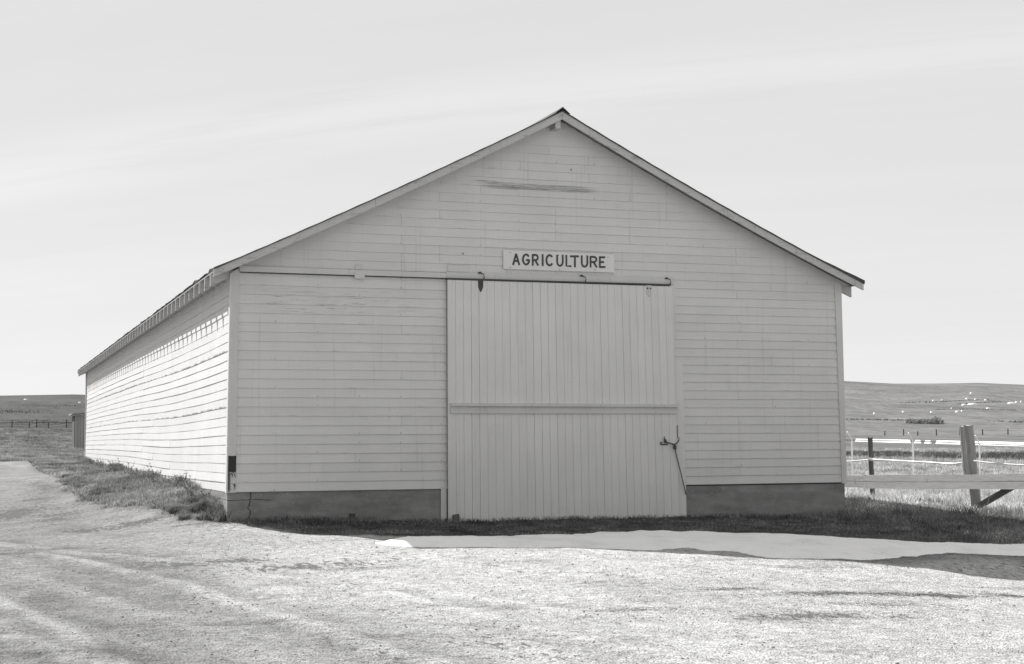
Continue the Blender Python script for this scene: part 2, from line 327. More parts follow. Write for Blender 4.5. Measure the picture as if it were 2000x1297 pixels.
def ground_mat():   # 'alb' base colour, 'yard' gravel share, 'far' distance, 'litter' straw and dark bits
    m, t, b = new_mat('ground'); g = N(t, 'ShaderNodeNewGeometry'); p = g.outputs['Position']
    at = N(t, 'ShaderNodeAttribute', attribute_name='alb'); yd = N(t, 'ShaderNodeAttribute', attribute_name='yard'); fr = N(t, 'ShaderNodeAttribute', attribute_name='far')
    a = at.outputs['Fac']; y = yd.outputs['Fac']; f = fr.outputs['Fac']
    n1 = NOISE(t, p, 55., 3., .7); n2 = NOISE(t, p, 11., 5., .7); n3 = NOISE(t, p, 2.6, 5., .65)
    vo = N(t, 'ShaderNodeTexVoronoi', i={'Scale': 46.}); L(t, p, vo.inputs['Vector'])
    sc = N(t, 'ShaderNodeSeparateColor'); L(t, vo.outputs['Color'], sc.inputs[0])
    spk = MATH(t, 'MULTIPLY', MATH(t, 'SUBTRACT', sc.outputs[0], .5), .30)
    k = MATH(t, 'ADD', MATH(t, 'MULTIPLY', MATH(t, 'SUBTRACT', n1, .5), 1.2), MATH(t, 'MULTIPLY', MATH(t, 'SUBTRACT', n2, .5), 1.9))
    k = MATH(t, 'ADD', k, MATH(t, 'MULTIPLY', MATH(t, 'SUBTRACT', n3, .5), .8)); k = MATH(t, 'ADD', k, spk)
    n4 = NOISE(t, MAPV(t, p, scale=(.55, 1.5, 1.), rot=(0, 0, .15)), 1., 6., .68); pt = RAMP(t, n4, .54, .72); k = MATH(t, 'SUBTRACT', k, MATH(t, 'MULTIPLY', MATH(t, 'MULTIPLY', pt, MATH(t, 'ADD', .25, n2)), .50))
    near = MATH(t, 'MULTIPLY', k, MATH(t, 'SUBTRACT', 1., f))
    # far pasture: broad bands of cropped grass and bare earth
    h1 = NOISE(t, MAPV(t, p, scale=(.05, .02, .12)), 1., 5., .62); h2 = NOISE(t, MAPV(t, p, scale=(.3, .1, .3)), 1., 5., .7); h3 = NOISE(t, MAPV(t, p, scale=(1.6, .4, 1.)), 1., 4., .7)
    hk = MATH(t, 'ADD', MATH(t, 'MULTIPLY', MATH(t, 'SUBTRACT', h1, .5), 1.2), MATH(t, 'ADD', MATH(t, 'MULTIPLY', MATH(t, 'SUBTRACT', h2, .5), 1.5), MATH(t, 'MULTIPLY', MATH(t, 'SUBTRACT', h3, .5), 1.7)))
    k = MATH(t, 'ADD', near, MATH(t, 'MULTIPLY', hk, f))
    v = MATH(t, 'MAXIMUM', MATH(t, 'MULTIPLY', a, MATH(t, 'ADD', 1., k)), .015)
    lt = N(t, 'ShaderNodeAttribute', attribute_name='litter').outputs['Fac']
    ln = NOISE(t, MAPV(t, p, scale=(1., .45, 1.), rot=(0, 0, .33)), 13., 5., .72); lm = RAMP(t, MATH(t, 'ADD', ln, MATH(t, 'MULTIPLY', lt, .30)), .63, .70)
    lx = N(t, 'ShaderNodeMix', data_type='FLOAT'); L(t, MATH(t, 'MULTIPLY', lm, MATH(t, 'MULTIPLY', y, .85)), lx.inputs[0]); L(t, v, lx.inputs[2]); lx.inputs[3].default_value = .13; v = lx.outputs[0]
    grey(t, v, b); b.inputs['Roughness'].default_value = .95; b.inputs['Specular IOR Level'].default_value = .1
    hh = MATH(t, 'ADD', MATH(t, 'MULTIPLY', n2, 1.), MATH(t, 'ADD', MATH(t, 'MULTIPLY', n1, .5), MATH(t, 'MULTIPLY', vo.outputs['Distance'], -.4)))
    bump(t, MATH(t, 'MULTIPLY', hh, MATH(t, 'SUBTRACT', 1., f)), b, .05, 1.); return m
GROUND = ground_mat()
def blade_mat(name, base, trans=.35):
    m, t, b = new_mat(name); at = N(t, 'ShaderNodeAttribute', attribute_name='tint')
    v = MATH(t, 'MULTIPLY', at.outputs['Fac'], base); grey(t, v, b); b.inputs['Roughness'].default_value = .7
    tr = N(t, 'ShaderNodeBsdfTranslucent'); c = N(t, 'ShaderNodeCombineColor')
    for i in range(3): L(t, v, c.inputs[i])
    L(t, c.outputs[0], tr.inputs['Color'])
    mx = N(t, 'ShaderNodeMixShader', i={0: trans}); o = t.nodes['Material Output'] if 'Material Output' in t.nodes else [n for n in t.nodes if n.type == 'OUTPUT_MATERIAL'][0]
    L(t, b.outputs[0], mx.inputs[1]); L(t, tr.outputs[0], mx.inputs[2]); L(t, mx.outputs[0], o.inputs[0]); return m
GRASS_DRY = blade_mat('dry_grass', .62); GRASS_MID = blade_mat('weedy_grass', .30); GRASS_LOW = blade_mat('short_grass', .20, .2); WEED = blade_mat('dead_weeds', .22, .2)
def snow_mat():
    m, t, b = new_mat('old_snow'); g = N(t, 'ShaderNodeNewGeometry'); n = NOISE(t, g.outputs['Position'], 9., 5., .6); n2 = NOISE(t, g.outputs['Position'], 120., 2.)
    v = MATH(t, 'ADD', .84, MATH(t, 'MULTIPLY', n, .10)); n5 = NOISE(t, g.outputs['Position'], 1.4, 4., .6); v = MATH(t, 'SUBTRACT', v, MATH(t, 'MULTIPLY', RAMP(t, n5, .45, .75), .12)); n6 = NOISE(t, MAPV(t, g.outputs['Position'], scale=(1., .5, 1.)), 26., 4., .7); v = MATH(t, 'SUBTRACT', v, MATH(t, 'MULTIPLY', RAMP(t, MATH(t, 'ADD', n6, MATH(t, 'MULTIPLY', n5, .12)), .70, .76), .45)); v = MATH(t, 'SUBTRACT', v, MATH(t, 'MULTIPLY', RAMP(t, n2, .64, .75), .2)); grey(t, v, b); b.inputs['Roughness'].default_value = .9
    bump(t, MATH(t, 'ADD', n, MATH(t, 'MULTIPLY', n2, .2)), b, .02, .6); return m
SNOW = snow_mat()

# ---------------------------------------------------------------- ground: yard, field and hills
SN_T = [(1.36, -3.36), (1.95, -3.18), (2.6, -3.17), (3.28, -3.15), (3.99, -2.85), (4.88, -2.38), (5.96, -2.36), (6.84, -2.61), (7.54, -2.91), (8.15, -3.33), (8.68, -3.74), (9.16, -4.18), (10.1, -4.32), (10.88, -4.47), (11.41, -4.71), (14, -5.5)]
SN_B = [(13.6, -6.4), (10.66, -5.63), (10.13, -5.44), (9.46, -5.21), (9.21, -5.12), (8.85, -5.25), (8.12, -5.5), (7.24, -5.9), (6.42, -5.89), (6.02, -5.68), (5.8, -5.19), (5.43, -5.04), (5.35, -4.67), (4.64, -5.08), (4.21, -4.91), (3.69, -4.8), (3.25, -4.65), (2.66, -4.35), (2.29, -4.19), (1.64, -3.82)]
SNP = SN_T+SN_B
YARD_E = [(-2.9, 46), (-2.3, 39), (-1.9, 30), (-1.75, 19), (-1.65, 12.9), (-1.7, 5.2), (-1.43, 3.6), (-.88, 2.0), (-.3, .25), (.5, -.75), (1.3, -2.2), (2.6, -2.9), (7.5, -2.9), (9.2, -4.2), (12, -5.0), (16, -6.2), (24, -9), (60, -22), (60, -80), (-80, -80), (-80, 0), (-7, 8), (-5.2, 46)]
TRK = [[(-3.4, -.2), (-2.93, -1.8), (-2.27, -4.05), (-1.52, -6.55), (-1.28, -8.1), (-1.03, -9.14), (-.66, -10.5), (-.5, -11.8), (.2, -14), (1.5, -18)],
       [(-3.9, -5.), (-3.34, -7.45), (-2.86, -9.57), (-2.66, -11.1), (-2.2, -13.5)], [(-3.25, -.14), (-2.33, -2.43), (-1.49, -3.73), (-.2, -5.6), (1.2, -8.6), (2.2, -11)],
       [(-3.3, -9.9), (-2.7, -11.8), (-2., -14.)], [(-3.0, -5.2), (-2.3, -7.9), (-1.75, -10.2), (-1.2, -12.5), (-.4, -15)], [(-3.5, -8.6), (-3.0, -10.6), (-2.5, -12.6)], [(-2.0, -3.0), (-.9, -5.2), (.3, -7.6), (1.0, -10.5), (1.6, -13)]]
DIRTY = [(4.85, -8.92, .8, .16), (5.75, -8.98, .7, .14), (6.9, -9.06, .9, .2), (4.04, -8.45, .45, .1), (3.87, -10.47, .75, .22), (5.08, -9.72, .5, .16), (8.4, -8.2, .8, .12), (2.4, -9.7, .4, .1), (-1.4, -4.6, .6, .5), (-.45, -4.4, .5, .4), (.3, -5.4, .8, .35), (-2.3, 3.2, .4, .8), (-2.5, 7.5, .4, 1.3), (-2.1, 1., .5, .4), (-2.15, 13., .3, 2.), (-3., 5., .5, 1.), (-1.2, 1.1, .4, .25)]
def yard_mask(x, y):
    s = dpoly(x, y, YARD_E+YARD_E[:1]); s = np.where(inpoly(x, y, YARD_E), s, -s)
    e = np.where(x < .2, 1., .55); return sm(-.16-.14*(x < .2), .22+.2*(x < .2), s+.30*e*vn(x, y, 1.1, 3)+.16*e*vn(x, y, 5., 2))
def relief(x, y, yd, R):
    near = 1-sm(34, 60, R)
    h = .012*vn(x, y, 2.7, 3)+.03*vn(x, y, .5, 2)
    for i, tr in enumerate(TRK):
        d = dpoly(x, y, tr); h += (.012*np.exp(-(d/.16)**2)-.012*np.exp(-((d-.32)/.16)**2))*(1. if i < 2 else .6)
    h += -.012*yd*sm(-.2, .5, vn(x, y, .9, 2, 40.))
    bk = (1-yd)*(x < 0)*(y > 0)*sm(0, .5, y)*(.03+.085*vn(x, y, 2.6, 3, 61.)+.10*np.exp(-((x+.30)/.22)**2-((y-.75)/.40)**2))
    return near*(h*(.6+.4*yd)+bk+(1-yd)*.025*vn(x, y, 3.2, 2))
def ground_z(x, y):
    sh = np.shape(x); x = np.ravel(np.asarray(x, float)); y = np.ravel(np.asarray(y, float)); R = np.hypot(x+3.57, y+23.24)
    return (gz(x, y)+relief(x, y, yard_mask(x, y), R)).reshape(sh)
CEN = np.array([-3.5, -23.2])
ang = np.radians(np.concatenate([np.arange(-4., 43., .12), np.arange(43., 356., 2.5)]))
rad = np.concatenate([np.linspace(.5, 8.9, 22), np.arange(9., 33., .1), 33*1.016**np.arange(0, 70), 33*1.016**69*1.02**np.arange(1, 122)])
A_, R_ = np.meshgrid(ang, rad); X_ = (CEN[0]+R_*np.sin(A_)).ravel(); Y_ = (CEN[1]+R_*np.cos(A_)).ravel(); RR = R_.ravel()
yd_ = yard_mask(X_, Y_)*(RR < 150); Z_ = gz(X_, Y_)+relief(X_, Y_, yd_, RR)
TH_ = np.degrees(A_.ravel())-19.25
def albedo(x, y, R, yd, th):
    big = vn(x, y, .22, 3, 7.); mid = vn(x, y, .9, 3, 3.)
    ya = .485+.035*big+.045*mid+.04*vn(x, y, 2.6, 3, 51.)
    lft = sm(1.6, -2.6, x-.10*(y+9)+.9*vn(x, y, .3, 2, 22.)); ya = ya-.215*lft+.03*sm(4, 7, x)
    ya += .05*np.exp(-((y+5.5)/2.2)**2)*(x > -1)
    for i, tr in enumerate(TRK): 
        d = dpoly(x, y, tr); ya += (.125*np.exp(-(d/.11)**2)*sm(-.7, .3, vn(x, y, 1.1, 3, 9.*i))-.075*np.exp(-((d-.32)/.17)**2)*sm(-.5, .4, vn(x, y, .8, 2, 5.+i)))*(1. if i < 2 else .6)
    for (a, b, sx, sy) in DIRTY:
        ya -= .035*np.exp(-((x-a)/sx)**2-((y-b)/sy)**2)
    dsn = dpoly(x, y, SNP+SNP[:1]); dsn = np.where(inpoly(x, y, SNP), 0, dsn); ya = ya*(1-.55*np.exp(-(dsn/.55)**2)*sm(4.8, 7.5, x+.5*vn(x, y, 1.5, 2)))  # yard albedo painted darker beside the snow, deepening the barn's shade
    fa = .15+.05*mid+.03*big; 
    front_strip = np.exp(-((np.maximum(0, np.abs(y+1.6)-1.2))/.8)**2)*(x > .3)*(x < 11.5); fa = fa*(1-.42*front_strip)  # soil colour darker in a strip along the barn front
    fa = np.where(x > 11, .26+.06*mid, fa)
    far = .150+.022*big
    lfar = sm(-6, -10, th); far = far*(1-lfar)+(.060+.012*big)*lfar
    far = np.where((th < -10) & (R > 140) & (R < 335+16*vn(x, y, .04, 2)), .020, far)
    s = sm(60, 110, R); fa = fa*(1-s)+far*s
    return np.clip(fa*(1-yd)+ya*yd, .03, .7)
LIT_ = np.clip(.04+.35*vn(X_, Y_, .55, 3, 71.)+.3*vn(X_, Y_, 1.9, 2, 5.), 0, .6)
for (a, b, sx, sy) in DIRTY: LIT_ += np.exp(-((X_-a)/(sx*1.15))**2-((Y_-b)/(sy*1.1))**2)*(.6+.5*vn(X_, Y_, 2.5, 2, 44.))
LIT_ = np.clip(LIT_, 0, 1)
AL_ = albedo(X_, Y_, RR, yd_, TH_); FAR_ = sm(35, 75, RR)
na, nr = len(ang), len(rad)
ii, jj = np.meshgrid(np.arange(nr-1), np.arange(na), indexing='ij'); jn = (jj+1) % na
FQ = np.stack([ii*na+jj, ii*na+jn, (ii+1)*na+jn, (ii+1)*na+jj], -1).reshape(-1, 4)[:, ::-1]
VV = np.stack([X_, Y_, Z_], 1)
fm = yd_[FQ].mean(1); fR = RR[FQ].mean(1)
def sub_mesh(name, mask, kind_label, cat):
    F = FQ[mask]; used = np.unique(F); remap = -np.ones(len(VV), int); remap[used] = np.arange(len(used))
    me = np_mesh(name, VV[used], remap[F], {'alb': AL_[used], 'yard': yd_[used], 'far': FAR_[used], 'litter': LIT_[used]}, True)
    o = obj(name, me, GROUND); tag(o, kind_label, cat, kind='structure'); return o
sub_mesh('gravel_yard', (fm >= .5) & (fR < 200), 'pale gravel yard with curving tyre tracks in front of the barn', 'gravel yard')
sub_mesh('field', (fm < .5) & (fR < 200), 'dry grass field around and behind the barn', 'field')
sub_mesh('hills', fR >= 200, 'low bare grass hills along the horizon behind the barn', 'hills')

# ---------------------------------------------------------------- snow
gx, gy = np.meshgrid(np.arange(.8, 14.6, .045), np.arange(-7., -1.8, .045)); sx, sy = gx.ravel(), gy.ravel()
sd = dpoly(sx, sy, SNP+SNP[:1]); sd = np.where(inpoly(sx, sy, SNP), sd, -sd)+.07*vn(sx, sy, 3.5, 4)+.035*vn(sx, sy, 13., 2)+.02
sh = np.where(sd > 0, .07*np.exp(-((sx-2.0)/.8)**2-((sy+3.80)/.45)**2)*sm(0, .4, sd)+.032*sm(0, .22, sd)+.02*sm(.1, .8, sd)+.020*sd.clip(0, 1)*vn(sx, sy, 2.2, 3)+.010*sm(0, .5, sd)*vn(sx, sy, 6., 3), -.12*sm(0, .10, -sd))
sz = ground_z(sx, sy)+sh+.004
ny, nx = gx.shape; q = np.arange(ny*nx).reshape(ny, nx)
SF = np.stack([q[:-1, :-1], q[:-1, 1:], q[1:, 1:], q[1:, :-1]], -1).reshape(-1, 4); SF = SF[(sd[SF] > -.12).any(1)]
us = np.unique(SF); rm = -np.ones(nx*ny, int); rm[us] = np.arange(len(us))
tag(obj('snow', np_mesh('snow', np.stack([sx, sy, sz], 1)[us], rm[SF], smooth=True), SNOW), 'long melting bank of old snow lying along the front of the barn', 'snow', kind='stuff')
# patches of snow left on the far hill and the drift along the far fence
hv, hf = [], []
def drift(cx, cy, l, w, a, seed):
    r = np.random.default_rng(seed); n = 14; b = len(hv); ca, sa = math.cos(a), math.sin(a)
    ring = []
    for k in range(n):
        t = 2*math.pi*k/n; rr = .7+.5*r.random(); ring.append((cx+rr*(l*math.cos(t)*ca-w*math.sin(t)*sa), cy+rr*(l*math.cos(t)*sa+w*math.sin(t)*ca)))
    X = np.array([p[0] for p in ring]+[cx+(p[0]-cx)*.6 for p in ring]+[cx]); Y = np.array([p[1] for p in ring]+[cy+(p[1]-cy)*.6 for p in ring]+[cy]); Z = ground_z(X, Y)
    Z[:n] -= .15; Z[n:] += .35
    hv.extend(zip(X, Y, Z))
    for k in range(n):
        j = (k+1) % n; hf.append((b+k, b+j, b+n+j)); hf.append((b+k, b+n+j, b+n+k)); hf.append((b+n+k, b+n+j, b+2*n))
aR = math.atan2(-.48, .88)
for i, (x, y, l, w) in enumerate([(241, 313.5, 4.2, 2.4), (237, 311.5, 2.2, 1.5), (254, 314.5, 3.6, 2.6), (258.3, 318.2, 1.4, 1.4), (234.6, 298.3, 1.9, 1.3), (215.2, 283.9, 1.7, 1.2), (218, 286, 1.1, 1.), (208.9, 285.1, 1.1, 1.), (204, 289.4, 1.2, 1.2), (259.4, 341.4, 1.7, 1.3), (258, 335.4, 1.6, 1.4), (257.4, 330.1, 1.3, 1.1), (276, 362.2, 1.3, 1.2), (246, 338, 1.3, .8), (251, 341, 1.6, .8), (9.8, 459.2, 2., 3.), (22.5, 409.8, 1.1, 1.6), (190, 280, .8, .8), (225, 300, .7, .6), (262, 321, 1., .9)]):
    drift(x, y, l*.34, w*.30, aR+.25, 100+i)
for i in range(46):
    t = i/45; 
    if .40 < t < .62 and i % 3: continue
    x = 112-28*t; y = 162-72*t
    drift(x, y, 1.7, .22+.20*(t < .35), math.atan2(-72, -28), 300+i)
tag(obj('snow', np_mesh('hill_snow', np.array(hv), np.array(hf)), SNOW), 'scattered white snow patches left on the far hillside and field', 'snow', kind='stuff')

# ---------------------------------------------------------------- barn
barn = tag(empty('barn', (5.33, 16.2, -.5)), 'long white board-sided barn with a big sliding door in its gable end', 'barn')
E = .143; BL = 32.4
def roof_z(x):
    """top of the roof, slightly sagged on both slopes"""
    x = np.asarray(x, float); xl = (x+.276)/5.606; xr = (10.93-x)/5.60
    zl = 3.349+2.758*xl-.045*4*xl*(1-xl); zr = 3.44+2.667*xr-.06*4*xr*(1-xr)
    return np.where(x < 5.33, zl, zr)
def rz(x): return float(roof_z(x))
def inv_roof(z, left, drop):
    xs = np.linspace(-.2, 5.33, 300) if left else np.linspace(5.33, 10.95, 300); v = roof_z(xs)-drop
    return float(np.interp(z, v, xs)) if left else float(np.interp(z, v[::-1], xs[::-1]))
JIT = random.Random(3)
def front_board(x0b, x1b, x0t, x1t, z0, z1, name='siding_board', mat=None):
    j = JIT.uniform(-.0015, .0015); tl = JIT.uniform(-.002, .002); b, tp = -.021+j, -.006
    p = [(x0b, b, z0), (x1b, b, z0+tl), (x1b, .004, z0+tl), (x0b, .004, z0), (x0t, tp, z1), (x1t, tp, z1), (x1t, .004, z1), (x0t, .004, z1)]
    return obj(name, MB().hexa(p).mesh(name), mat or PAINT, barn)
tr_in = lambda z: .107+.010*z           # inner edges of the two leaning corner boards
tr_inR = lambda z: 10.572-.019*z
BUTT = {}
def seg(x0, x1, k, joints):
    cuts = [x0]+[c for c in joints if x0+.35 < c < x1-.35]+[x1]
    return list(zip(cuts[:-1], cuts[1:]))
JL = [2.70, 1.32, 2.02]; JH = [2.70, 3.327, 4.02, 5.3, 6.63, 7.30, 8.60, 9.25]
ncourse = 0
k = 0
while True:
    z0 = k*E; z1 = z0+E+.012
    if z0 > rz(5.33)-.10: break
    rr = random.Random(900+k)
    def clip(xa, xb):
        la = inv_roof(z0, True, .06) if z0 > 3.30 else tr_in(z0)-.002; lb = inv_roof(min(z1, rz(5.33)-.07), True, .06) if z0 > 3.30 else tr_in(z1)-.002
        ra = inv_roof(z0, False, .06) if z0 > 3.40 else tr_inR(z0)+.002; rb = inv_roof(min(z1, rz(5.33)-.07), False, .06) if z0 > 3.40 else tr_inR(z1)+.002
        return max(xa, la), min(xb, ra), max(xa, lb), min(xb, rb)
    z1c = min(z1, rz(5.33)-.07)
    if z0 < 3.28:
        spans = [(-9, 3.44, [2.70] if k % 5 == 2 else ([1.95] if k % 7 == 3 else [])), (7.545 if z0 < 2.0 else 7.425, 99, [8.60] if k % 3 == 1 else ([9.25] if k % 5 == 4 else ([10.0] if k % 7 == 2 else [])))]
    else:
        spans = [(-9, 99, sorted(rr.sample(JH, 3)) if z0 < 5.0 else (rr.sample([4.7, 5.2, 5.9], 1) if z0 < 5.5 else []))]
    for xa, xb, js in spans:
        a0, b0, a1, b1 = clip(xa, xb); lo, hi = max(a0, a1), min(b0, b1)
        cuts = [c for c in js if lo+.3 < c < hi-.3]; ed0 = [a0]+cuts+[b0]; ed1 = [a1]+cuts+[b1]
        for i in range(len(ed0)-1):
            g0 = .0015 if i > 0 else 0; g1 = .0015 if i < len(ed0)-2 else 0
            front_board(ed0[i]+g0, ed0[i+1]-g1, ed1[i]+g0, ed1[i+1]-g1, z0-.002, z1c); ncourse += 1
    k += 1
# long sunlit side wall: boards that wave and sag along the run
lean = lambda z: .0115*z
def sag(y, z, k):
    w = 1-abs(z-1.5)/5.
    return (-.034*math.exp(-((y-8.)/6.)**2)*(1 if z < 2.6 else .4)+.007*math.sin(y*.42+1.1+.12*k)*math.exp(-y/30)-.012*math.sin(y*.19+.3*k*.2)+.004*math.sin(y*.9+k*2.1))*min(1, y/1.5)*w
def side_board(y0, y1, z0, z1, k):
    n = max(2, int((y1-y0)/1.1)+1); secs = []
    gap = random.Random(k*31+int(y0*7)).uniform(-.003, .003)
    for i in range(n):
        y = y0+(y1-y0)*i/(n-1); o = .004*math.sin(y*1.7+k); s = sag(y, z0, k); s1 = sag(y, z1, k)
        b = -.0155+o*.5+gap; tp = -.007+o*.5
        secs.append([(lean(z0)+b, y, z0+s), (lean(z0)+.004, y, z0+s), (lean(z1)+.004, y, z1+s1), (lean(z1)+tp, y, z1+s1)])
    me = MB().sweep(secs).mesh('siding_board'); at = me.attributes.new('edge', 'FLOAT', 'POINT'); at.data.foreach_set('value', np.array([1., 1., 0., 0.]*n, np.float32))
    return obj('siding_board', me, PAINT_SIDE_WORN if k in (9, 15) else PAINT_SIDE, barn)
nside = 0
for k in range(24):
    rr = random.Random(50+k); z0, z1 = k*E-.002, k*E+E+.012
    cuts = [.072]+([7.4+rr.choice([0., 0., 3.1])] if k % 3 != 1 else [])+[15.+rr.choice([-2.2, 0., 2.6])]+([23.5+rr.choice([0., 1.8])] if k % 2 else [])+[BL]
    for a, b in zip(cuts[:-1], cuts[1:]):
        side_board(a+.003, b-.003, z0, min(z1, 3.40), k); nside += 1
# walls behind the boards
def part(name, mb, mat, parent=barn, **kw):
    o = obj(name, mb.mesh(name), mat, parent)
    for kk, v in kw.items(): o[kk] = v
    return o
gable = [(.03, -.02), (3.40, -.02), (3.40, 3.36), (7.50, 3.36), (7.50, -.02), (10.6, -.02), (10.58, rz(10.58)-.09), (5.33, rz(5.33)-.10), (.07, rz(.07)-.09)]
part('wall_sheathing', MB().prism_y(gable, .010, .05), DARKWOOD)
part('wall_sheathing', MB().prism_y([(.03, -.02), (10.6, -.02), (10.58, rz(10.58)-.09), (5.33, rz(5.33)-.10), (.07, rz(.07)-.09)], BL-.05, BL-.01), PAINT)
part('wall_sheathing', MB().hexa([(.012, .055, -.01), (.05, .055, -.01), (.05, BL-.055, -.01), (.012, BL-.055, -.01), (.05, .055, 3.36), (.09, .055, 3.36), (.09, BL-.055, 3.36), (.05, BL-.055, 3.36)]), DARKWOOD)
mb = MB()
for k in range(24):
    z0, z1 = k*E, k*E+E+.010; mb.hexa([(10.60, .06, z0), (10.665-.0075*z0, .06, z0), (10.665-.0075*z0, BL, z0), (10.60, BL, z0), (10.60, .06, z1), (10.645-.0075*z1, .06, z1), (10.645-.0075*z1, BL, z1), (10.60, BL, z1)])
part('siding', mb, PAINT_SIDE, kind='stuff')
part('floor', MB().box(.05, 10.6, .06, BL-.06, -.40, -.32), DARKWOOD)
# corner boards
part('corner_board', MB().hexa([(-.012, -.034, -.012), (.110, -.034, -.008), (.110, .0, -.008), (-.012, .0, -.012), (.026, -.034, 3.33), (.142, -.034, 3.39), (.142, 0, 3.39), (.026, 0, 3.33)]), PAINT_CORNER, label='white corner board with black rot at its foot')
part('corner_board', MB().hexa([(-.034, -.034, -.012), (-.012, -.034, -.012), (-.012, .070, -.012), (-.034, .070, -.012), (.006, -.034, 3.31), (.026, -.034, 3.31), (.026, .070, 3.31), (.006, .070, 3.31)]), PAINT_SIDE)
part('corner_board', MB().hexa([(10.570, -.034, -.024), (10.664, -.034, -.024), (10.664, .06, -.024), (10.570, .06, -.024), (10.503, -.034, 3.50), (10.637, -.034, 3.42), (10.637, .06, 3.42), (10.503, .06, 3.50)]), PAINT_TRIM)
part('corner_board', MB().box(-.03, .10, BL-.05, BL+.02, -.01, 3.3), PAINT_SIDE)
# foundation
part('foundation', MB().box(-.010, 3.33, .006, .22, -1.1, -.004), CONCRETE)
part('foundation', MB().box(7.598, 10.640, .006, .22, -1.1, -.026), CONCRETE)
part('foundation', MB().box(-.008, .20, .22, BL, -1.1, -.004), CONCRETE)
part('foundation', MB().box(10.44, 10.638, .22, BL, -1.1, -.026), CONCRETE)
part('vent', MB().box(1.86, 1.96, -.002, .03, -.43, -.36), IRON)
# jamb boards beside the door
part('door_jamb', MB().box(3.335, 3.425, -.030, .03, -.56, -.004), PAINT_TRIM)
part('door_jamb', MB().hexa([(7.380, -.032, -.56), (7.594, -.032, -.56), (7.594, .03, -.56), (7.380, .03, -.56), (7.340, -.032, 2.06), (7.560, -.032, 2.06), (7.560, .03, 2.06), (7.340, .03, 2.06)]), PAINT_DOOR)
part('door_jamb', MB().box(7.33, 7.434, -.024, .03, 2.062, 3.33), PAINT_DOOR)
part('threshold', MB().box(3.40, 7.55, .0, .3, -.9, -.50), DARKWOOD)
# sliding door
door = part('sliding_door', MB().hexa([(3.44, -.058, -.50), (7.405, -.058, -.50), (7.405, -.034, -.50), (3.44, -.034, -.50), (3.44, -.058, 3.305), (7.35, -.058, 3.305), (7.35, -.034, 3.305), (3.44, -.034, 3.305)]), DARKWOOD)
door_rnd = random.Random(8); NP = 30
def dx(i, z):
    f = i/NP; xr = 7.432-(z+.5)*.0205; return 3.434+(xr-3.434)*f
for i in range(NP):
    g = .0008+door_rnd.random()*.0008+(.0012 if i in (3, 12, 23) else 0); zb = -.545+door_rnd.uniform(-.025, .02)+.0; d = door_rnd.uniform(-.003, .003)
    f0 = -.088+d; zt = 3.306
    a0, a1, b0, b1 = dx(i, zb)+g, dx(i+1, zb)-g, dx(i, zt)+g, dx(i+1, zt)-g; c = .0025
    sec = lambda x0, x1, z: [(x0, -.0585, z), (x0, f0+c, z), (x0+c, f0, z), (x1-c, f0, z), (x1, f0+c, z), (x1, -.0585, z)]
    obj('door_plank', MB().sweep([sec(a0, a1, zb), sec(b0, b1, zt)]).mesh('door_plank'), PAINT_DOOR, door)
part('door_rail', MB().hexa([(3.472, -.118, 1.183), (7.412, -.118, 1.182), (7.412, -.0885, 1.182), (3.472, -.0885, 1.183), (3.472, -.108, 1.302), (7.412, -.108, 1.291), (7.412, -.0885, 1.291), (3.472, -.0885, 1.302)]), PAINT_RAIL, door)
part('door_rail', MB().hexa([(3.470, -.150, 1.300), (7.436, -.150, 1.289), (7.436, -.0885, 1.295), (3.470, -.0885, 1.306), (3.470, -.146, 1.322), (7.436, -.146, 1.311), (7.436, -.0885, 1.338), (3.470, -.0885, 1.350)]), PAINT_RAIL, door)
for x, m in ((3.985, IRON), (6.93, PAINT_RAIL)):
    mb = MB(); mb.prism_y([(x-.045, 3.315), (x+.045, 3.315), (x+.040, 3.20), (x+.008, 3.125), (x-.008, 3.125), (x-.040, 3.20)], -.097, -.089)
    part('hanger', mb, m, door)
    mb = MB(); [mb.prism_y([(x+s+.014*math.cos(q*math.pi/3), 3.262+.014*math.sin(q*math.pi/3)) for q in range(6)], -.106, -.0975) for s in (-.027, .027)]
    part('bolt', mb, IRON, door)
# latch: hasp, chain, padlock, eye and a long slack hook rod
part('hasp', MB().box(7.10, 7.235, -.104, -.0885, .662, .684).box(7.10, 7.125, -.104, -.0885, .690, .712), IRON, door)
part('staple', MB().tube([(7.175, -.0885, .80), (7.175, -.10, .785), (7.175, -.105, .74)], .009).tube([(7.175, -.12, .76), (7.182, -.125, .725), (7.175, -.11, .70)], [.014, .026, .012]), IRON, door)
part('chain', MB().tube([(7.18, -.115, .725), (7.225, -.112, .70), (7.28, -.112, .69), (7.34, -.115, .668), (7.395, -.11, .69), (7.43, -.10, .73), (7.447, -.09, .785)], [.008, .012, .008, .013, .009, .012, .008], 6), IRON, door)
part('padlock', MB().tube([(7.345, -.125, .660), (7.347, -.13, .645), (7.350, -.13, .60), (7.350, -.125, .59)], [.012, .030, .028, .015], 8), IRON, door)
part('latch_rod', MB().tube([(7.352, -.12, .60), (7.40, -.115, .42), (7.45, -.10, .25), (7.52, -.075, .03), (7.582, -.045, -.165)], .0085, 6), IRON, door)
part('latch_bar', MB().box(7.438, 7.446, -.055, -.0265, .78, .99), GREYWOOD)
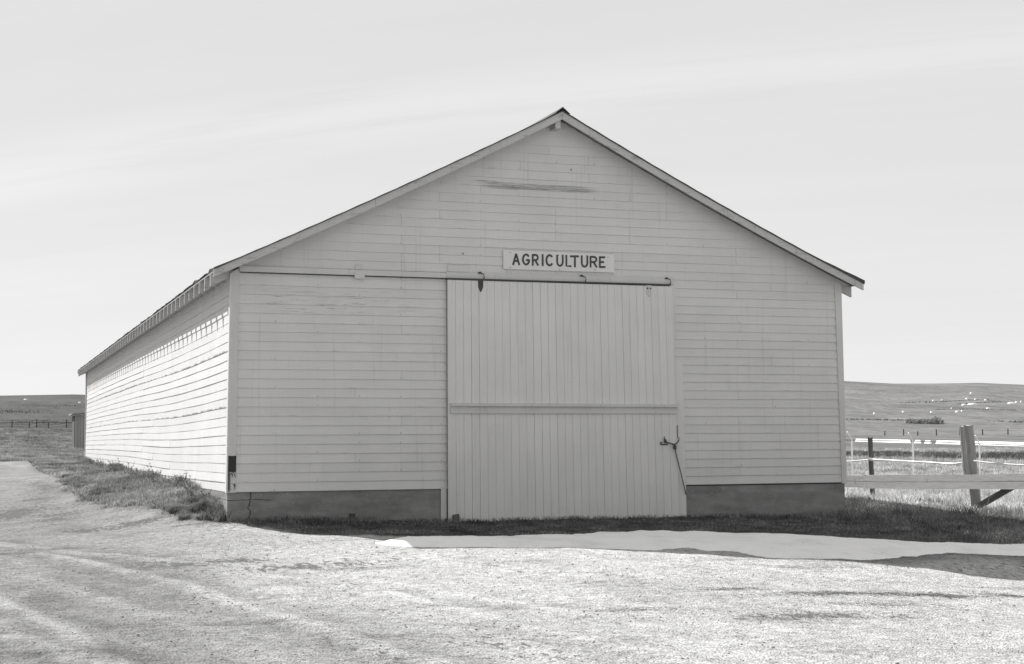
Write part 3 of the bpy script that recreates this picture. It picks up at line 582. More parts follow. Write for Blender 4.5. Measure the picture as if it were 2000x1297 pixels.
# track, its long cover board and the brackets
part('track_cover', MB().hexa([(.146, -.056, 3.338), (3.42, -.056, 3.338), (3.42, -.0225, 3.338), (.146, -.0225, 3.338), (.146, -.056, 3.426), (3.42, -.056, 3.420), (3.42, -.0225, 3.420), (.146, -.0225, 3.426)]), PAINT_TRIM)
part('track_cover', MB().hexa([(3.424, -.050, 3.340), (7.40, -.050, 3.350), (7.40, -.0225, 3.350), (3.424, -.0225, 3.340), (3.424, -.050, 3.432), (7.40, -.050, 3.46), (7.40, -.0225, 3.46), (3.424, -.0225, 3.432)]), PAINT_TRIM)
part('door_track', MB().box(.16, 3.40, -.050, -.0225, 3.322, 3.336).hexa([(3.41, -.098, 3.308), (7.335, -.098, 3.325), (7.335, -.040, 3.325), (3.41, -.040, 3.308), (3.41, -.098, 3.335), (7.335, -.098, 3.345), (7.335, -.040, 3.345), (3.41, -.040, 3.335)]), IRON)
for x in (3.99, 5.745, 7.275):
    z = 3.335+(x-3.4)*.0026
    part('track_bracket', MB().tube([(x+.05, -.07, z), (x+.055, -.10, z+.03), (x+.045, -.098, z+.075), (x+.012, -.07, z+.095), (x-.012, -.052, z+.098)], .0085).tube([(x-.030, -.051, z+.098), (x, -.075, z+.102), (x+.02, -.052, z+.10)], [.012, .017, .010]), IRON)
part('track_bracket', MB().box(1.93, 2.09, -.066, -.0565, 3.285, 3.40).box(1.95, 2.07, -.030, -.0225, 3.43, 3.51), PAINT_TRIM)
part('patch_board', MB().box(3.45, 3.80, -.034, -.0215, 3.445, 3.545), PAINT_TRIM)
# rafter tails and rakes
def tail(y, left):
    if left: xs = (-.287, .075)
    else: xs = (10.56, 10.872)
    t0, t1 = rz(xs[0])-.052, rz(xs[1])-.052; d = .185
    w = .022; rj = random.Random(int(y*100)+left).uniform(-.008, .008)
    p = [(xs[0], y-w, t0-d+rj), (xs[1], y-w, t1-d), (xs[1], y+w, t1-d), (xs[0], y+w, t0-d+rj), (xs[0], y-w, t0), (xs[1], y-w, t1), (xs[1], y+w, t1), (xs[0], y+w, t0)]
    return obj('rafter_tail', MB().hexa(p).mesh('rafter_tail'), PAINT_RAKE, barn)
for i in range(53):
    y = .045+i*.618
    tail(y, True); tail(y, False)
def rake(xs, mat, y0, y1):
    secs = []
    for x in xs:
        t = rz(x)-.012; d = .125 if .2 < x < 10.5 else .115
        secs.append([(x, y0, t-d), (x, y1, t-d), (x, y1, t), (x, y0, t)])
    return part('rake_board', MB().sweep(secs), mat)
for y0, y1 in ((-.305, -.278), (BL+.25, BL+.277)):
    rake(np.linspace(-.288, 2.2, 5), PAINT_RAKE, y0, y1); rake(np.linspace(2.204, 5.328, 6), PAINT_RAKE, y0, y1)
    rake(np.linspace(5.332, 8.3, 6), PAINT_RAKE, y0, y1); rake(np.linspace(8.304, 10.915, 5), PAINT_RAKE, y0, y1)
part('ridge_beam', MB().box(5.225, 5.315, -.255, .004, rz(5.33)-.285, rz(5.33)-.10), PAINT_RAKE)
# roof boards (their undersides show at the eaves and rakes) and the roofing over them
def roof_board(xa, xb, jy):
    zs = [rz(xa), rz(xb)]; o0, o1 = -.048, -.026
    p = [(xa, -.276+jy, zs[0]+o0), (xb, -.276+jy, zs[1]+o0), (xb, BL+.248, zs[1]+o0), (xa, BL+.248, zs[0]+o0), (xa, -.276+jy, zs[0]+o1), (xb, -.276+jy, zs[1]+o1), (xb, BL+.248, zs[1]+o1), (xa, BL+.248, zs[0]+o1)]
    return obj('roof_board', MB().hexa(p).mesh('roof_board'), SHEATH, barn)
for xs in (np.linspace(-.270, 5.325, 30), np.linspace(5.335, 10.885, 30)):
    for a, b in zip(xs[:-1], xs[1:]): roof_board(a+.003, b-.003, random.uniform(0, .01))
def roofing(left):
    ny = 133; ys = np.linspace(-.325, BL+.30, ny); r = np.random.default_rng(4+left); nxs = 29
    xs = np.linspace(-.274 if left else 10.935, 5.33, nxs)
    V = []; 
    for lay in (0, 1):
        for i, x in enumerate(xs):
            for j, y in enumerate(ys):
                e = max(0, 1-i/1.2); z = rz(x)-.012 if lay == 0 else rz(x)+.004+(.005 if i % 2 else 0)
                jj = r.normal(0, .005)*e if lay else 0; jz = abs(r.normal(0, .007))*e if lay else 0
                if not left and lay: jz += .045*max(0, 1-i/5.)
                if lay and i == 0 and r.random() < .05: jz += .03
                V.append((x+jj+(0 if lay else (.01 if left else -.01)*e), y, z+jz))
    n = nxs*ny; F = []
    ix = lambda l, i, j: l*n+i*ny+j
    for l in (0, 1):
        for i in range(nxs-1):
            for j in range(ny-1):
                q = (ix(l, i, j), ix(l, i+1, j), ix(l, i+1, j+1), ix(l, i, j+1)); F.append(q if (l == 1) == left else q[::-1])
    for j in range(ny-1): F.append((ix(0, 0, j), ix(1, 0, j), ix(1, 0, j+1), ix(0, 0, j+1)))
    for i in range(nxs-1):
        for j in (0, ny-1): F.append((ix(0, i, j), ix(0, i+1, j), ix(1, i+1, j), ix(1, i, j)))
    me = bpy.data.meshes.new('roofing'); me.from_pydata(V, [], F); me.update(); return obj('roofing', me, ROOF, barn)
roofing(True); roofing(False)
part('ridge_cap', MB().prism_y([(5.20, rz(5.2)+.02), (5.33, rz(5.33)+.035), (5.46, rz(5.46)+.02), (5.33, rz(5.33)+.062)], -.33, BL+.31), ROOF)

# ---------------------------------------------------------------- sign over the door
sign = tag(empty('sign', (5.36, -.05, 3.51)), 'white painted board reading AGRICULTURE in black capitals above the barn door', 'sign')
SX0, SX1, SZ0, SZ1, SY = 4.388, 6.33, 3.512, 3.822, -.048
part('board', MB().box(SX0, SX1, SY, -.0225, SZ0, SZ1), PAINT_SIGN, sign)
def S(u, v):                             # position on the sign board, 0..1 across and 0..1 down
    return (SX0+u*(SX1-SX0), SZ1-v*(SZ1-SZ0))
def stroke(mb, pts, w):
    """one flat brush stroke with rounded ends along a polyline"""
    P = [Vector(p) for p in pts]; left, right = [], []
    for i, p in enumerate(P):
        d = (P[min(i+1, len(P)-1)]-P[max(i-1, 0)]).normalized(); n = Vector((-d.y, d.x)); left.append(p+n*w/2); right.append(p-n*w/2)
    d0 = (P[1]-P[0]).normalized(); d1 = (P[-1]-P[-2]).normalized()
    e0 = P[0]-d0*w*.18; e1 = P[-1]+d1*w*.18
    prof = left+[e1+Vector((-d1.y, d1.x))*w*.36, e1-Vector((-d1.y, d1.x))*w*.36]+right[::-1]+[e0-Vector((-d0.y, d0.x))*w*.36, e0+Vector((-d0.y, d0.x))*w*.36]
    n = len(left); b = len(mb.v); dep = SY-.0025-.0006*(stroke.c % 5); stroke.c += 1
    for q in prof: mb.v.append((q.x, dep, q.y))
    m = len(prof)
    for i in range(n-1): mb.f.append((b+i, b+i+1, b+m-3-i-1+0, b+m-3-i+0)) if False else None
    # quads between the two sides
    for i in range(n-1):
        l0, l1 = b+i, b+i+1; r0, r1 = b+n+2+(n-1-i), b+n+2+(n-2-i); mb.f.append((l0, r0, r1, l1))
    mb.f.append((b+n-1, b+n+2, b+n+1, b+n)); mb.f.append((b, b+m-1, b+m-2, b+n+2+n-1))
stroke.c = 0
def arc(cx, cy, rx, ry, a0, a1, n=14):
    return [(cx+rx*math.cos(math.radians(a0+(a1-a0)*i/n)), cy-ry*math.sin(math.radians(a0+(a1-a0)*i/n))) for i in range(n+1)]
# strokes in letter boxes (0..1 across, 0..1 down)
GL = {'A': [[(.06, 1), (.5, .03)], [(.5, .03), (.94, 1)], [(.24, .66), (.78, .66)]],
      'G': [arc(.52, .5, .44, .46, 38, 360-8, 18)[:], [(.55, .56), (.97, .56)]],
      'R': [[(.08, .02), (.08, .98)], [(.08, .06), (.55, .06)]+arc(.55, .29, .36, .23, 90, -90, 10)+[(.08, .52)], [(.5, .54), (.95, .98)]],
      'I': [[(.5, 0), (.5, 1)]],
      'C': [arc(.54, .5, .46, .46, 42, 360-40, 18)],
      'U': [[(.1, 0), (.1, .60)]+arc(.5, .60, .40, .35, 180, 360, 12)+[(.9, .60), (.9, 0)]],
      'L': [[(.12, 0), (.12, .94), (.97, .94)]],
      'T': [[(.0, .06), (1., .06)], [(.55, .06), (.55, 1)]],
      'E': [[(.12, 0), (.12, 1)], [(.12, .06), (.95, .06)], [(.12, .50), (.78, .50)], [(.12, .95), (1., .95)]]}
WORD = [('A', 300, 404, 205, 374), ('G', 445, 551, 212, 376), ('R', 592, 683, 215, 386), ('I', 737, 757, 220, 386), ('C', 794, 900, 222, 388), ('U', 955, 1060, 226, 396), ('L', 1094, 1178, 230, 402), ('T', 1164, 1291, 236, 404), ('U', 1327, 1434, 238, 408), ('R', 1464, 1572, 244, 410), ('E', 1604, 1697, 250, 412)]
for ch, xa, xb, ya, yb in WORD:
    mb = MB()
    for st in GL[ch]:
        pts = []
        for (u, v) in st:
            px = xa+u*(xb-xa); py = ya+v*(yb-ya); uu = (px-165)/1675.; top = 150+uu*62; bot = 438+uu*50
            x, z = S(uu, (py-top)/(bot-top)); pts.append((x, z))
        stroke(mb, pts, .033)
    obj('letter', mb.mesh('letter'), LETTER, sign)
mb = MB()
for u, v in ((.49, .17), (.50, .95), (.82, .87), (.94, .18), (.06, .12), (.06, .9)):
    x, z = S(u, v); mb.prism_y([(x+.008*math.cos(q*math.pi/3), z+.008*math.sin(q*math.pi/3)) for q in range(6)], SY-.004, SY-.0005)
part('screw', mb, IRON, sign)
tag(obj('stake', MB().hexa([(3.49, -.16, -.62), (3.60, -.16, -.62), (3.60, -.10, -.62), (3.49, -.10, -.62), (3.50, -.16, -.41), (3.595, -.16, -.395), (3.595, -.10, -.395), (3.50, -.10, -.41)]).mesh('stake'), DARKWOOD), 'short dark wooden stake at the left foot of the sliding door', 'stake')
blk = tag(obj('block', MB().hexa([(7.06, -.20, -.66), (7.52, -.19, -.66), (7.52, -.11, -.66), (7.06, -.11, -.66), (7.07, -.20, -.525), (7.51, -.19, -.515), (7.51, -.11, -.515), (7.07, -.11, -.525)]).mesh('block'), DARKWOOD), 'dark rotten wood block on the ground at the right foot of the door', 'wood block')

# ---------------------------------------------------------------- fences on the right
def view_pt(u, depth, v=863.):
    d = _fw+_r2*(u-1000)/FPX+_u2*(648.5-v)/FPX; return CAM+d*depth
fence = tag(empty('timber_fence', (14.3, 1.3, -.55)), 'old timber fence with a heavy rail and leaning split posts right of the barn', 'fence')
def up(u, D, v0, v1): a = view_pt(u, D, v0); b = view_pt(u, D, v1); return a, b
def post_mesh(base, top, w, d, seed, seg=5):
    r = random.Random(seed); mb = MB(); secs = []
    b, t = Vector(base), Vector(top)
    for i in range(seg+1):
        f = i/seg; c = b.lerp(t, f)+Vector((r.uniform(-.008, .008), r.uniform(-.008, .008), 0)); s = 1+r.uniform(-.06, .06)-.08*f; secs.append([c+Vector((math.cos(q*math.pi/4+.2)*w/2*s*(1+.12*((q*7+seed) % 3-1)), math.sin(q*math.pi/4+.2)*d/2*s, (.02*((q*5) % 3) if i == seg else 0))) for q in range(8)])
    return mb.sweep(secs)
bp = view_pt(1908, 29., 1000); bt = view_pt(1890, 29., 834)
part('post', post_mesh(bp, bt, .21, .21, 3), GREYWOOD, fence, label='thick grey split post leaning left')
bp2 = view_pt(1891, 28.86, 955); bt2 = view_pt(1878, 28.86, 836)
part('post_splint', post_mesh(bp2, bt2, .11, .09, 5), GREYWOOD, fence)
tp = view_pt(1705, 33., 990); tt = view_pt(1699, 33., 857)
part('post', post_mesh(tp, tt, .11, .11, 4), DARKWOOD, fence, label='thin dark post behind the rail')
def beam(a, b, h, d, sag_=0., n=6, seed=1):
    r = random.Random(seed); a, b = Vector(a), Vector(b); ax = (b-a).normalized(); nrm = Vector((ax.y, -ax.x, 0)).normalized(); secs = []
    for i in range(n+1):
        f = i/n; c = a.lerp(b, f); c.z -= sag_*4*f*(1-f); hh = h*(1+r.uniform(-.03, .03)); u_ = Vector((0, 0, 1))
        secs.append([c+nrm*d/2-u_*hh/2, c-nrm*d/2-u_*hh/2, c-nrm*d/2+u_*hh/2, c-nrm*d/2+u_*hh*.14, c-nrm*(d/2-.006)+u_*hh*.12, c+nrm*d/2+u_*hh/2] if False else
                    [c+nrm*d/2-u_*hh/2, c-nrm*d/2-u_*hh/2, c-nrm*d/2+u_*hh/2, c+nrm*d/2+u_*hh/2, c+nrm*d/2+u_*hh*(.02+r.uniform(-.03, .03)), c+nrm*(d/2-.009)-u_*hh*.015, c+nrm*d/2-u_*hh*.03])
    return MB().sweep(secs)
part('rail', beam(view_pt(1690, 31.6, 941), view_pt(2120, 26.2, 939), .275, .11, .01, 10, 2), TIMBER, fence)
part('rail', beam(view_pt(1600, 33.6, 937), view_pt(1689, 32.4, 941), .26, .10, 0, 4, 7), TIMBER, fence, label='paler end piece of rail beside the barn')
part('brace', beam(view_pt(1903, 28.7, 994), view_pt(1985, 28.2, 946), .13, .07, 0, 3, 9), DARKWOOD, fence)
def rope_pts(p, q, sagm, n=14):
    p, q = Vector(p), Vector(q); return [p.lerp(q, i/n)-Vector((0, 0, sagm*4*(i/n)*(1-i/n))) for i in range(n+1)]
rope = tag(empty('rope', tuple(view_pt(1700, 33., 897))), 'pale slack rope tied between the timber fence posts', 'rope')
part('strand', MB().tube(rope_pts(view_pt(1600, 33.8, 900), view_pt(1702, 32.93, 897), .03), .017, 5), ROPE, rope)
part('strand', MB().tube(rope_pts(view_pt(1702, 32.93, 897), view_pt(1889, 28.86, 907), .0), .017, 5), ROPE, rope)
part('strand', MB().tube(rope_pts(view_pt(1833, 29.9, 904), view_pt(1889, 28.84, 901), .03), .014, 5), ROPE, rope)
part('strand', MB().tube(rope_pts(view_pt(1902, 28.84, 900), view_pt(2110, 27., 906), .05), .015, 5), ROPE, rope)
part('knot', MB().tube([view_pt(1696, 32.9, 896), view_pt(1702, 32.88, 897.5), view_pt(1707, 32.9, 897)], [.03, .04, .03], 6), ROPE, rope)
# chain link fence
cf = tag(empty('chain_link_fence', tuple(view_pt(1783, 71., 937))), 'tall chain link fence with slanted barbed wire arms across the field', 'fence')
CU = [1170, 1295, 1418, 1541, 1664, 1783, 1913, 2046, 2180]; CT = [857, 857.5, 858, 858.5, 859.5, 861.5, 866.5, 871.5, 877]
tops = [Vector(view_pt(u, 71.5-.18*i, v)) for i, (u, v) in enumerate(zip(CU, CT))]
feet = [Vector((t.x, t.y, float(ground_z(t.x, t.y))-.1)) for t in tops]
for t, f in zip(tops, feet):
    p = part('post', MB().tube([f, t+Vector((0, 0, .02))], .036, 8), GALV, cf)
    part('barb_arm', MB().tube([t, t+Vector((-.30, -.10, .38))], .028, 6), GALV, cf)
part('top_rail', MB().tube(tops, .024, 6), WIRE, cf)
mb = MB()
for s in (.35, .65, .97): mb.tube([t+Vector((-.30*s, -.10*s, .38*s)) for t in tops], .006, 3)
part('barbed_wire', mb, WIRE, cf)
mv, mf = [], []
for a, b, fa, fb in zip(tops[3:-1], tops[4:], feet[3:-1], feet[4:]):
    ln = (b-a).length; n = int(ln/.075); hgt = 1.85; dirv = (b-a)/ln; ks = hgt/ln
    for s in (1, -1):
        for i in range(-int(n*ks)-1, n+int(n*ks)+2):
            f0 = i/n; f1 = f0+s*ks; t0, t1 = 0., 1.
            lo, hi = sorted((f0, f1)); 
            if hi <= 0 or lo >= 1: continue
            ta = sorted(((0-f0)/(f1-f0), (1-f0)/(f1-f0))); t0 = max(0, ta[0]); t1 = min(1, ta[1])
            if t1-t0 < .02: continue
            P0 = a.lerp(b, f0+(f1-f0)*t0)-Vector((0, 0, hgt*t0)); P1 = a.lerp(b, f0+(f1-f0)*t1)-Vector((0, 0, hgt*t1)); w = .0035
            o = len(mv); wv = Vector((w, 0, w)); dv = Vector((0, w*1.6, 0))
            mv.extend([P0+wv, P0-wv, P0+dv, P1+wv, P1-wv, P1+dv]); mf.extend([(o, o+1, o+4), (o, o+4, o+3), (o+1, o+2, o+5), (o+1, o+5, o+4), (o+2, o, o+3), (o+2, o+3, o+5)])
o = obj('wire_mesh', np_mesh('wire_mesh', np.array([tuple(v) for v in mv]), np.array(mf)), WIRE, cf); o['kind'] = 'stuff'
# small posts of a stock fence at the foot of the hill, and beyond the grass on the left
def stock_fence(name, spots, hgt, r, label):
    e = tag(empty(name, (spots[0][0], spots[0][1], float(ground_z(spots[0][0], spots[0][1])))), label, 'fence'); tp_ = []
    for i, (x, y) in enumerate(spots):
        z = float(ground_z(x, y)); h = hgt*(1+.2*math.sin(i*2.7)); b = Vector((x, y, z-.2)); t = Vector((x+.05*math.sin(i), y, z+h)); tp_.append(t-Vector((0, 0, h*.2)))
        part('post', MB().tube([b, t], [r, r*.85], 6), DARKWOOD, e)
    part('fence_wire', MB().tube(tp_, .012, 3).tube([p-Vector((0, 0, hgt*.35)) for p in tp_], .012, 3), WIRE, e); return e
stock_fence('stock_fence', [(133.5, 216), (139, 210.5), (144.25, 205.23), (146.63, 203.1), (148.34, 201.4), (150.5, 199.1), (154, 197.5), (157.5, 196), (161.5, 194.5), (168, 190), (175, 186)], .95, .12, 'far wire stock fence of small posts at the foot of the right hill')
LFp = [(-3.2, 95.6), (-1.24, 94.9), (-.04, 94.45), (.49, 94.3), (1.34, 94.), (2.6, 93.7), (4., 93.4)]
lf = stock_fence('corral_fence', LFp, .62, .045, 'low dark post and rail fence beyond the grass left of the barn')
mb = MB(); r_ = [Vector((x, y, float(ground_z(x, y))+.50)) for x, y in LFp]; mb.tube(r_, .018, 5); part('rail', mb, DARKWOOD, lf)
# weathered shed behind the barn
shed = tag(empty('shed', (2.2, 64.6, .5)), 'small weathered plank shed with a slanted roof behind the far end of the barn', 'shed')
s0 = Vector(view_pt(145.5, 84., 872)); sx0, sy0 = s0.x, s0.y; sb = float(ground_z(sx0, sy0))-.15
for i in range(13):
    x = sx0+i*.155; r = random.Random(70+i); top = 2.30-.015*i*-1
    part('plank', MB().box(x+.006, x+.149, sy0-.02-r.random()*.02, sy0+.01, sb, sb+.15+1.80+.02*i), GREYWOOD if i not in (4,) else ROPE, shed)
for i in range(14):
    y = sy0+.02+i*.155; part('plank', MB().box(sx0-.02, sx0+.01, y, y+.145, sb, sb+1.93), DARKWOOD, shed)
part('wall', MB().box(sx0+.02, sx0+1.98, sy0+.02, sy0+2.2, sb, sb+1.92), DARKWOOD, shed)
part('roof', MB().hexa([(sx0-.20, sy0-.25, sb+1.97), (sx0+2.1, sy0-.25, sb+2.28), (sx0+2.1, sy0+2.4, sb+2.28), (sx0-.20, sy0+2.4, sb+1.97), (sx0-.20, sy0-.25, sb+2.04), (sx0+2.1, sy0-.25, sb+2.35), (sx0+2.1, sy0+2.4, sb+2.35), (sx0-.20, sy0+2.4, sb+2.04)]), TIMBER, shed)

# ---------------------------------------------------------------- vegetation and loose stones
def blades(P, h, w, lean, tint, seg2=False):
    """grass blades as one mesh: bases P (n,3)"""
    n = len(P); az = RNG.random(n)*2*np.pi; lz = RNG.random(n)*2*np.pi
    dx_ = np.cos(az)*w/2; dy_ = np.sin(az)*w/2; tx = np.cos(lz)*lean*h; ty = np.sin(lz)*lean*h
    P = P-np.array([0, 0, .015])
    a = P+np.stack([dx_, dy_, 0*w], 1); b = P-np.stack([dx_, dy_, 0*w], 1)
    m1 = P+np.stack([tx*.35+dx_*.7, ty*.35+dy_*.7, h*.6], 1); m2 = P+np.stack([tx*.35-dx_*.7, ty*.35-dy_*.7, h*.6], 1)
    t = P+np.stack([tx, ty, h*(1-.25*lean)], 1)
    V = np.stack([a, b, m1, m2, t], 1).reshape(-1, 3); o = np.arange(n)[:, None]*5
    F = np.concatenate([o+[[0, 1, 3]], o+[[0, 3, 2]], o+[[2, 3, 4]]], 1).reshape(-1, 3)
    return V, F, np.repeat(tint, 5)
def in_view(x, y):
    th = np.degrees(np.arctan2(x-CAM[0], y-CAM[1])); return (th > -2.5) & (th < 41.5)
def build_grass(name, sets, mat, label):
    Vs, Fs, Ts = [], [], []; b = 0
    for (x, y, h, w, lean) in sets:
        k = in_view(x, y); x, y, h, w, lean = x[k], y[k], h[k], w[k], lean[k]
        P = np.stack([x, y, ground_z(x, y)], 1); t = (.45+.8*RNG.random(len(x)))*np.clip(1+.9*vn(x, y, 1.3, 3, 12.)+.7*vn(x, y, 4.5, 2, 33.), .2, 2.2)
        V, F, T = blades(P, h, w, lean, t); Vs.append(V); Fs.append(F+b); Ts.append(T); b += len(V)
    me = np_mesh(name, np.concatenate(Vs), np.concatenate(Fs), {'tint': np.concatenate(Ts)})
    return tag(obj(name, me, mat), label, 'grass', kind='stuff')
U = lambda a, b, n: RNG.uniform(a, b, n)
def clump(x, y, f, ofs, thr):
    return vn(x, y, f, 2, ofs) > thr+RNG.uniform(-.35, .35, len(x))
def keep(*arrs, m): return tuple(a[m] for a in arrs)
# left bank along the sunlit wall
n = 150000; y = 33*U(0, 1, n)**1.7+.02; x = U(-1.9, -.02, n); m = (yard_mask(x, y) < .45+U(-.2, .2, n)) & clump(x, y, 1.6, 3., -.55); x, y = x[m], y[m]
h = U(.03, .11, len(x))*(1+1.1*np.exp(-(x/.30)**2))*(1+.5*np.clip(vn(x, y, 1.8, 2, 31.), 0, 1)); w = U(.006, .014, len(x))*(1+y/25); s1 = (x, y, h, w, U(.3, 1.1, len(x)))
n = 26000; y = .12+1.5*U(0, 1, n)**1.5; x = -.03-U(0, .75, n); m = yard_mask(x, y) < .5; x, y = x[m], y[m]; n = len(x); s1b = (x, y, U(.04, .13, n)*sm(-.1, .7, y)*(1+.6*np.clip(vn(x, y, 3.3, 2, 77.), 0, 1)), U(.006, .013, n), U(.5, 1.3, n))
n = 150000; y = 33+60*U(0, 1, n)**1.1; x = -4.5+U(0, 1, n)*9; s2 = (x, y, U(.04, .13, n), U(.010, .024, n), U(.2, .9, n))
n = 4000; y = .3+32*U(0, 1, n)**1.6; x = U(-1.5, -.03, n); m = (yard_mask(x, y) < .35) & clump(x, y, 1.2, 19., -.1); x, y = x[m], y[m]; s1c = (x, y, U(.14, .30, len(x)), U(.003, .006, len(x)), U(.3, 1., len(x)))
build_grass('grass_bank', [s1, s1b, s1c, s2], GRASS_MID, 'weedy grass bank along the sunlit side wall and the slope beyond')
# short dark turf in the shade between foundation and snow, and sparse tufts in the yard
n = 130000; x = U(-.1, 16, n); y = U(-4.8, .0, n); m = (yard_mask(x, y) < .5+U(-.2, .2, n)) & ((y > -2.6) | (x > 8.5)) & clump(x, y, 2.1, 8., -.5); x, y = x[m], y[m]
h = U(.015, .06, len(x))*(1+1.2*np.exp(-(y/.28)**2))*(1+1.4*sm(9, 11, x)); s3 = (x, y, h, U(.006, .012, len(x)), U(.3, 1.2, len(x)))
sets = [s3]
for (a, b, sx_, sy_) in DIRTY[:8]:
    n = int(6500*sx_); x = a+RNG.normal(0, sx_*.6, n); y = b+RNG.normal(0, sy_*.8, n); sets.append((x, y, U(.006, .03, n), U(.005, .012, n), U(.8, 1.8, n)))
n = 9000; x = U(-3, 10, n); y = U(-16, -4, n); m = clump(x, y, 1.7, 14., .35); x, y = x[m], y[m]; sets.append((x, y, U(.005, .02, len(x)), U(.004, .011, len(x)), U(.8, 1.8, len(x))))
build_grass('grass_turf', sets, GRASS_LOW, 'short dark turf along the foundation and thin tufts in the yard')
# dry grass right of the barn
n = 170000; x = 10.75+U(0, 1, n)**1.3*22; y = -5+30*U(0, 1, n); m = (y > -4.2-.45*(x-10.7)) & (yard_mask(x, y) < .5); x, y = x[m], y[m]
h = U(.08, .24, len(x))*(.7+.7*np.clip(vn(x, y, .8, 2, 5.)+.4, 0, 1.2))*(.26+.74*sm(12.9, 15.5, x+.25*np.minimum(y, 6))); s4 = (x, y, h, U(.007, .016, len(x)), U(.2, .8, len(x)))
n = 130000; R = 45+80*U(0, 1, n); a = np.radians(U(30, 41, n)); x = CAM[0]+R*np.sin(a); y = CAM[1]+R*np.cos(a); s5 = (x, y, U(.06, .22, n), U(.014, .032, n), U(.2, .8, n))
n = 5000; x = 13.5+U(0, 1, n)*14; y = -2+22*U(0, 1, n); m = clump(x, y, .9, 29., -.1); x, y = x[m], y[m]; s4b = (x, y, U(.28, .5, len(x)), U(.003, .007, len(x)), U(.2, .9, len(x)))
build_grass('dry_grass', [s4, s4b, s5], GRASS_DRY, 'tall dry pale grass in the field right of the barn')
# dark brush strip in the middle of the far field
n = 26000; t = U(0, 1, n); x = 50+t*14+RNG.normal(0, .5, n); y = 73-t*22+RNG.normal(0, 1.6, n); sx_ = [(x, y, U(.15, .55, n)*(.4+.6*np.clip(vn(x, y, .4, 2, 9.)+.6, 0, 1)), U(.04, .10, n), U(.3, 1., n))]
for (a, c, w_, hh, n) in [((173., 270.), (188., 254.), .8, .5, 3000), ((196., 243.), (212., 232.), 1.6, .6, 3500), ((218, 298), (240, 292), .7, .35, 2500), ((238., 318.), (256., 322.), .6, .35, 2200), ((228., 330.), (262., 332.), .7, .4, 2500), ((-6., 360.), (7., 362.), 5., .5, 4000), ((2., 300.), (18., 318.), 5., .25, 3000), ((6, 400), (24, 395), 3., .3, 2500)]:
    n = n//7; hh *= .45; t = U(0, 1, n)**.7; sx_.append((a[0]+(c[0]-a[0])*t+RNG.normal(0, w_, n), a[1]+(c[1]-a[1])*t+RNG.normal(0, w_, n), U(.4, 1., n)*hh*2, U(.12, .3, n), U(.3, 1., n)))
build_grass('undergrowth', sx_, WEED, 'strips of dark brush across the far field and low on the hills')
# shrubs on the hillside
SHRUB_WHERE = ['leafless shrub at the left end', 'second leafless shrub from the left end', 'third leafless shrub from the left end', 'leafless shrub just left of the middle', 'leafless shrub just right of the middle', 'third leafless shrub from the right end', 'taller leafless shrub near the right end', 'tall leafless shrub at the right end']
def shrub(x, y, rx, hgt, seed):
    r = np.random.default_rng(seed); n = 420; a = r.random(n)*2*np.pi; q = np.sqrt(r.random(n)); px = x+rx*q*np.cos(a); py = y+rx*.8*q*np.sin(a); z0 = float(ground_z(x, y)); z = z0+hgt*r.random(n)*(1-.6*q**2); s = .08+.16*r.random(n)
    d = r.normal(size=(n, 3, 3)); V = (np.stack([px, py, z], 1)[:, None, :]+d*s[:, None, None]*.6).reshape(-1, 3); F = np.arange(n*3).reshape(-1, 3)
    e = tag(empty('shrub', (x, y, z0)), SHRUB_WHERE[seed-40]+' of the thicket low on the right hill', 'shrub', 'shrubs in the thicket on the right hillside')
    obj('foliage', np_mesh('foliage', V, F, {'tint': np.repeat(.7+1.2*r.random(n), 3)}), WEED, e)
    mb = MB()
    for k in range(5): mb.tube([(x+.1*math.cos(k), y+.1*math.sin(k), z0-.2), (x+rx*.5*math.cos(k*1.3), y+rx*.5*math.sin(k*1.3), z0+hgt*.8)], [.06, .02], 4)
    part('stem', mb, DARKWOOD, e)
for i, (du, D) in enumerate([(1776, 322), (1785, 321), (1793, 320), (1801, 320), (1809, 319), (1818, 318), (1826, 318), (1832, 317)]):
    d = _fw+_r2*(du-1000)/FPX+_u2*(648.5-822-(i % 3))/FPX; p = CAM+d*(D*.985); shrub(p[0], p[1], 1.0+.25*(i % 2), 1.0+.5*(i > 5), 40+i)
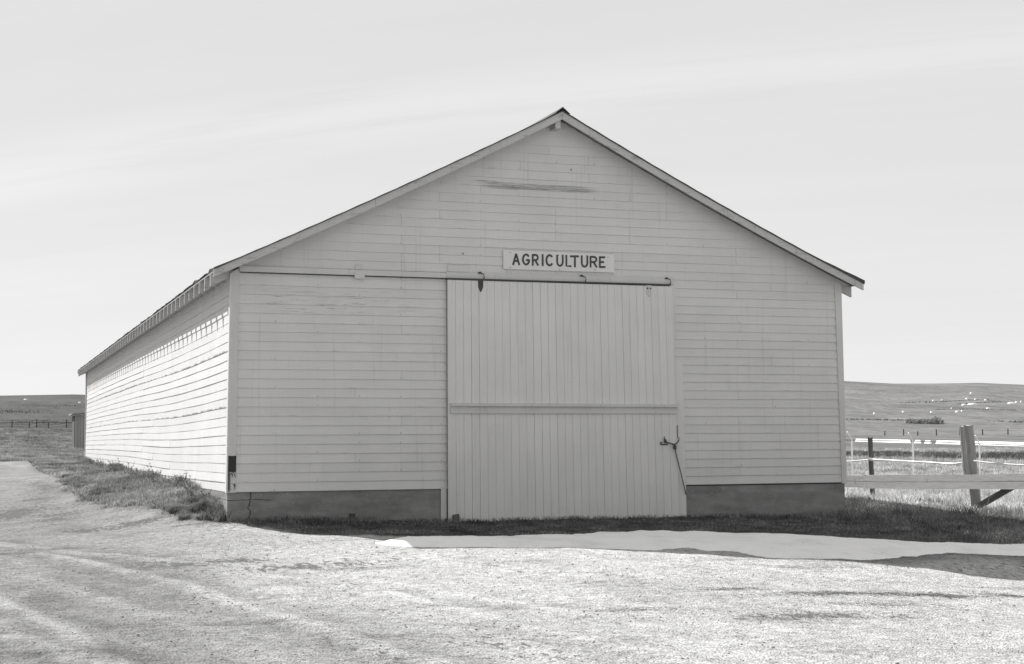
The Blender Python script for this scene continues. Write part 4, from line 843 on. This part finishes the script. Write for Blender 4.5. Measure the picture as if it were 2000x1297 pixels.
# dead weed stalks against the sunlit wall
for i in range(60):
    r = random.Random(500+i); y = 1.3+29*(i/59)**1.4+r.uniform(-.35, .35); x = -.05-r.random()*.30; z0 = float(ground_z(x, y)); hgt = r.uniform(.16, .34)*(1.35 if i % 9 == 4 else 1)
    mb = MB()
    for s in range(r.choice([2, 3, 4, 5])):
        lx, ly = r.uniform(-.5, .3), r.uniform(-.5, .5); b = Vector((x+r.uniform(-.02, .02), y+r.uniform(-.03, .03), z0-.03)); t = b+Vector((lx*hgt, ly*hgt, hgt*r.uniform(.6, 1.1)))
        mb.tube([b, b.lerp(t, .5)+Vector((.01, .01, 0)), t], [.0035, .003, .002], 3)
        for q in range(9):
            f = r.uniform(.35, 1.); c = b.lerp(t, f); d = Vector((r.uniform(-1, 1), r.uniform(-1, 1), r.uniform(0, 1))).normalized()*r.uniform(.012, .04)
            mb.tube([c, c+d*.6, c+d], [.0025, .0075, .004], 3)
    me = mb.mesh('weed'); at = me.attributes.new('tint', 'FLOAT', 'POINT'); at.data.foreach_set('value', np.full(len(me.vertices), .8+.4*r.random(), np.float32))
    tag(obj('weed', me, WEED), 'dry branching weed stalk standing against the sunlit barn wall', 'weed', 'dead weed stalks along the sunlit barn wall')
# loose stones in the yard
n = 9000; x = U(-5, 11, n); y = -17+16*U(0, 1, n); m = (yard_mask(x, y) > .6) & in_view(x, y) & (dpoly(x, y, SNP+SNP[:1]) > .1) & ~inpoly(x, y, SNP); x, y = x[m], y[m]; n = len(x)
sz_ = .003+.009*RNG.random(n)**8+.005*RNG.random(n); z = ground_z(x, y)+sz_*.25
oc = np.array([(1, 0, 0), (0, 1, 0), (-1, 0, 0), (0, -1, 0), (0, 0, .7), (0, 0, -.7)], float); of = np.array([(0, 1, 4), (1, 2, 4), (2, 3, 4), (3, 0, 4), (1, 0, 5), (2, 1, 5), (3, 2, 5), (0, 3, 5)])
V = np.stack([x, y, z], 1)[:, None, :]+oc[None]*(sz_[:, None, None])*RNG.uniform(.6, 1.4, (n, 6, 1)); F = (np.arange(n)[:, None, None]*6+of[None]).reshape(-1, 3)
tag(obj('gravel', np_mesh('gravel', V.reshape(-1, 3), F), rough('stones', .24, .6, 25., rnd=0)), 'loose small stones scattered over the gravel yard', 'gravel', kind='stuff')
print('front boards', ncourse, 'side boards', nside)
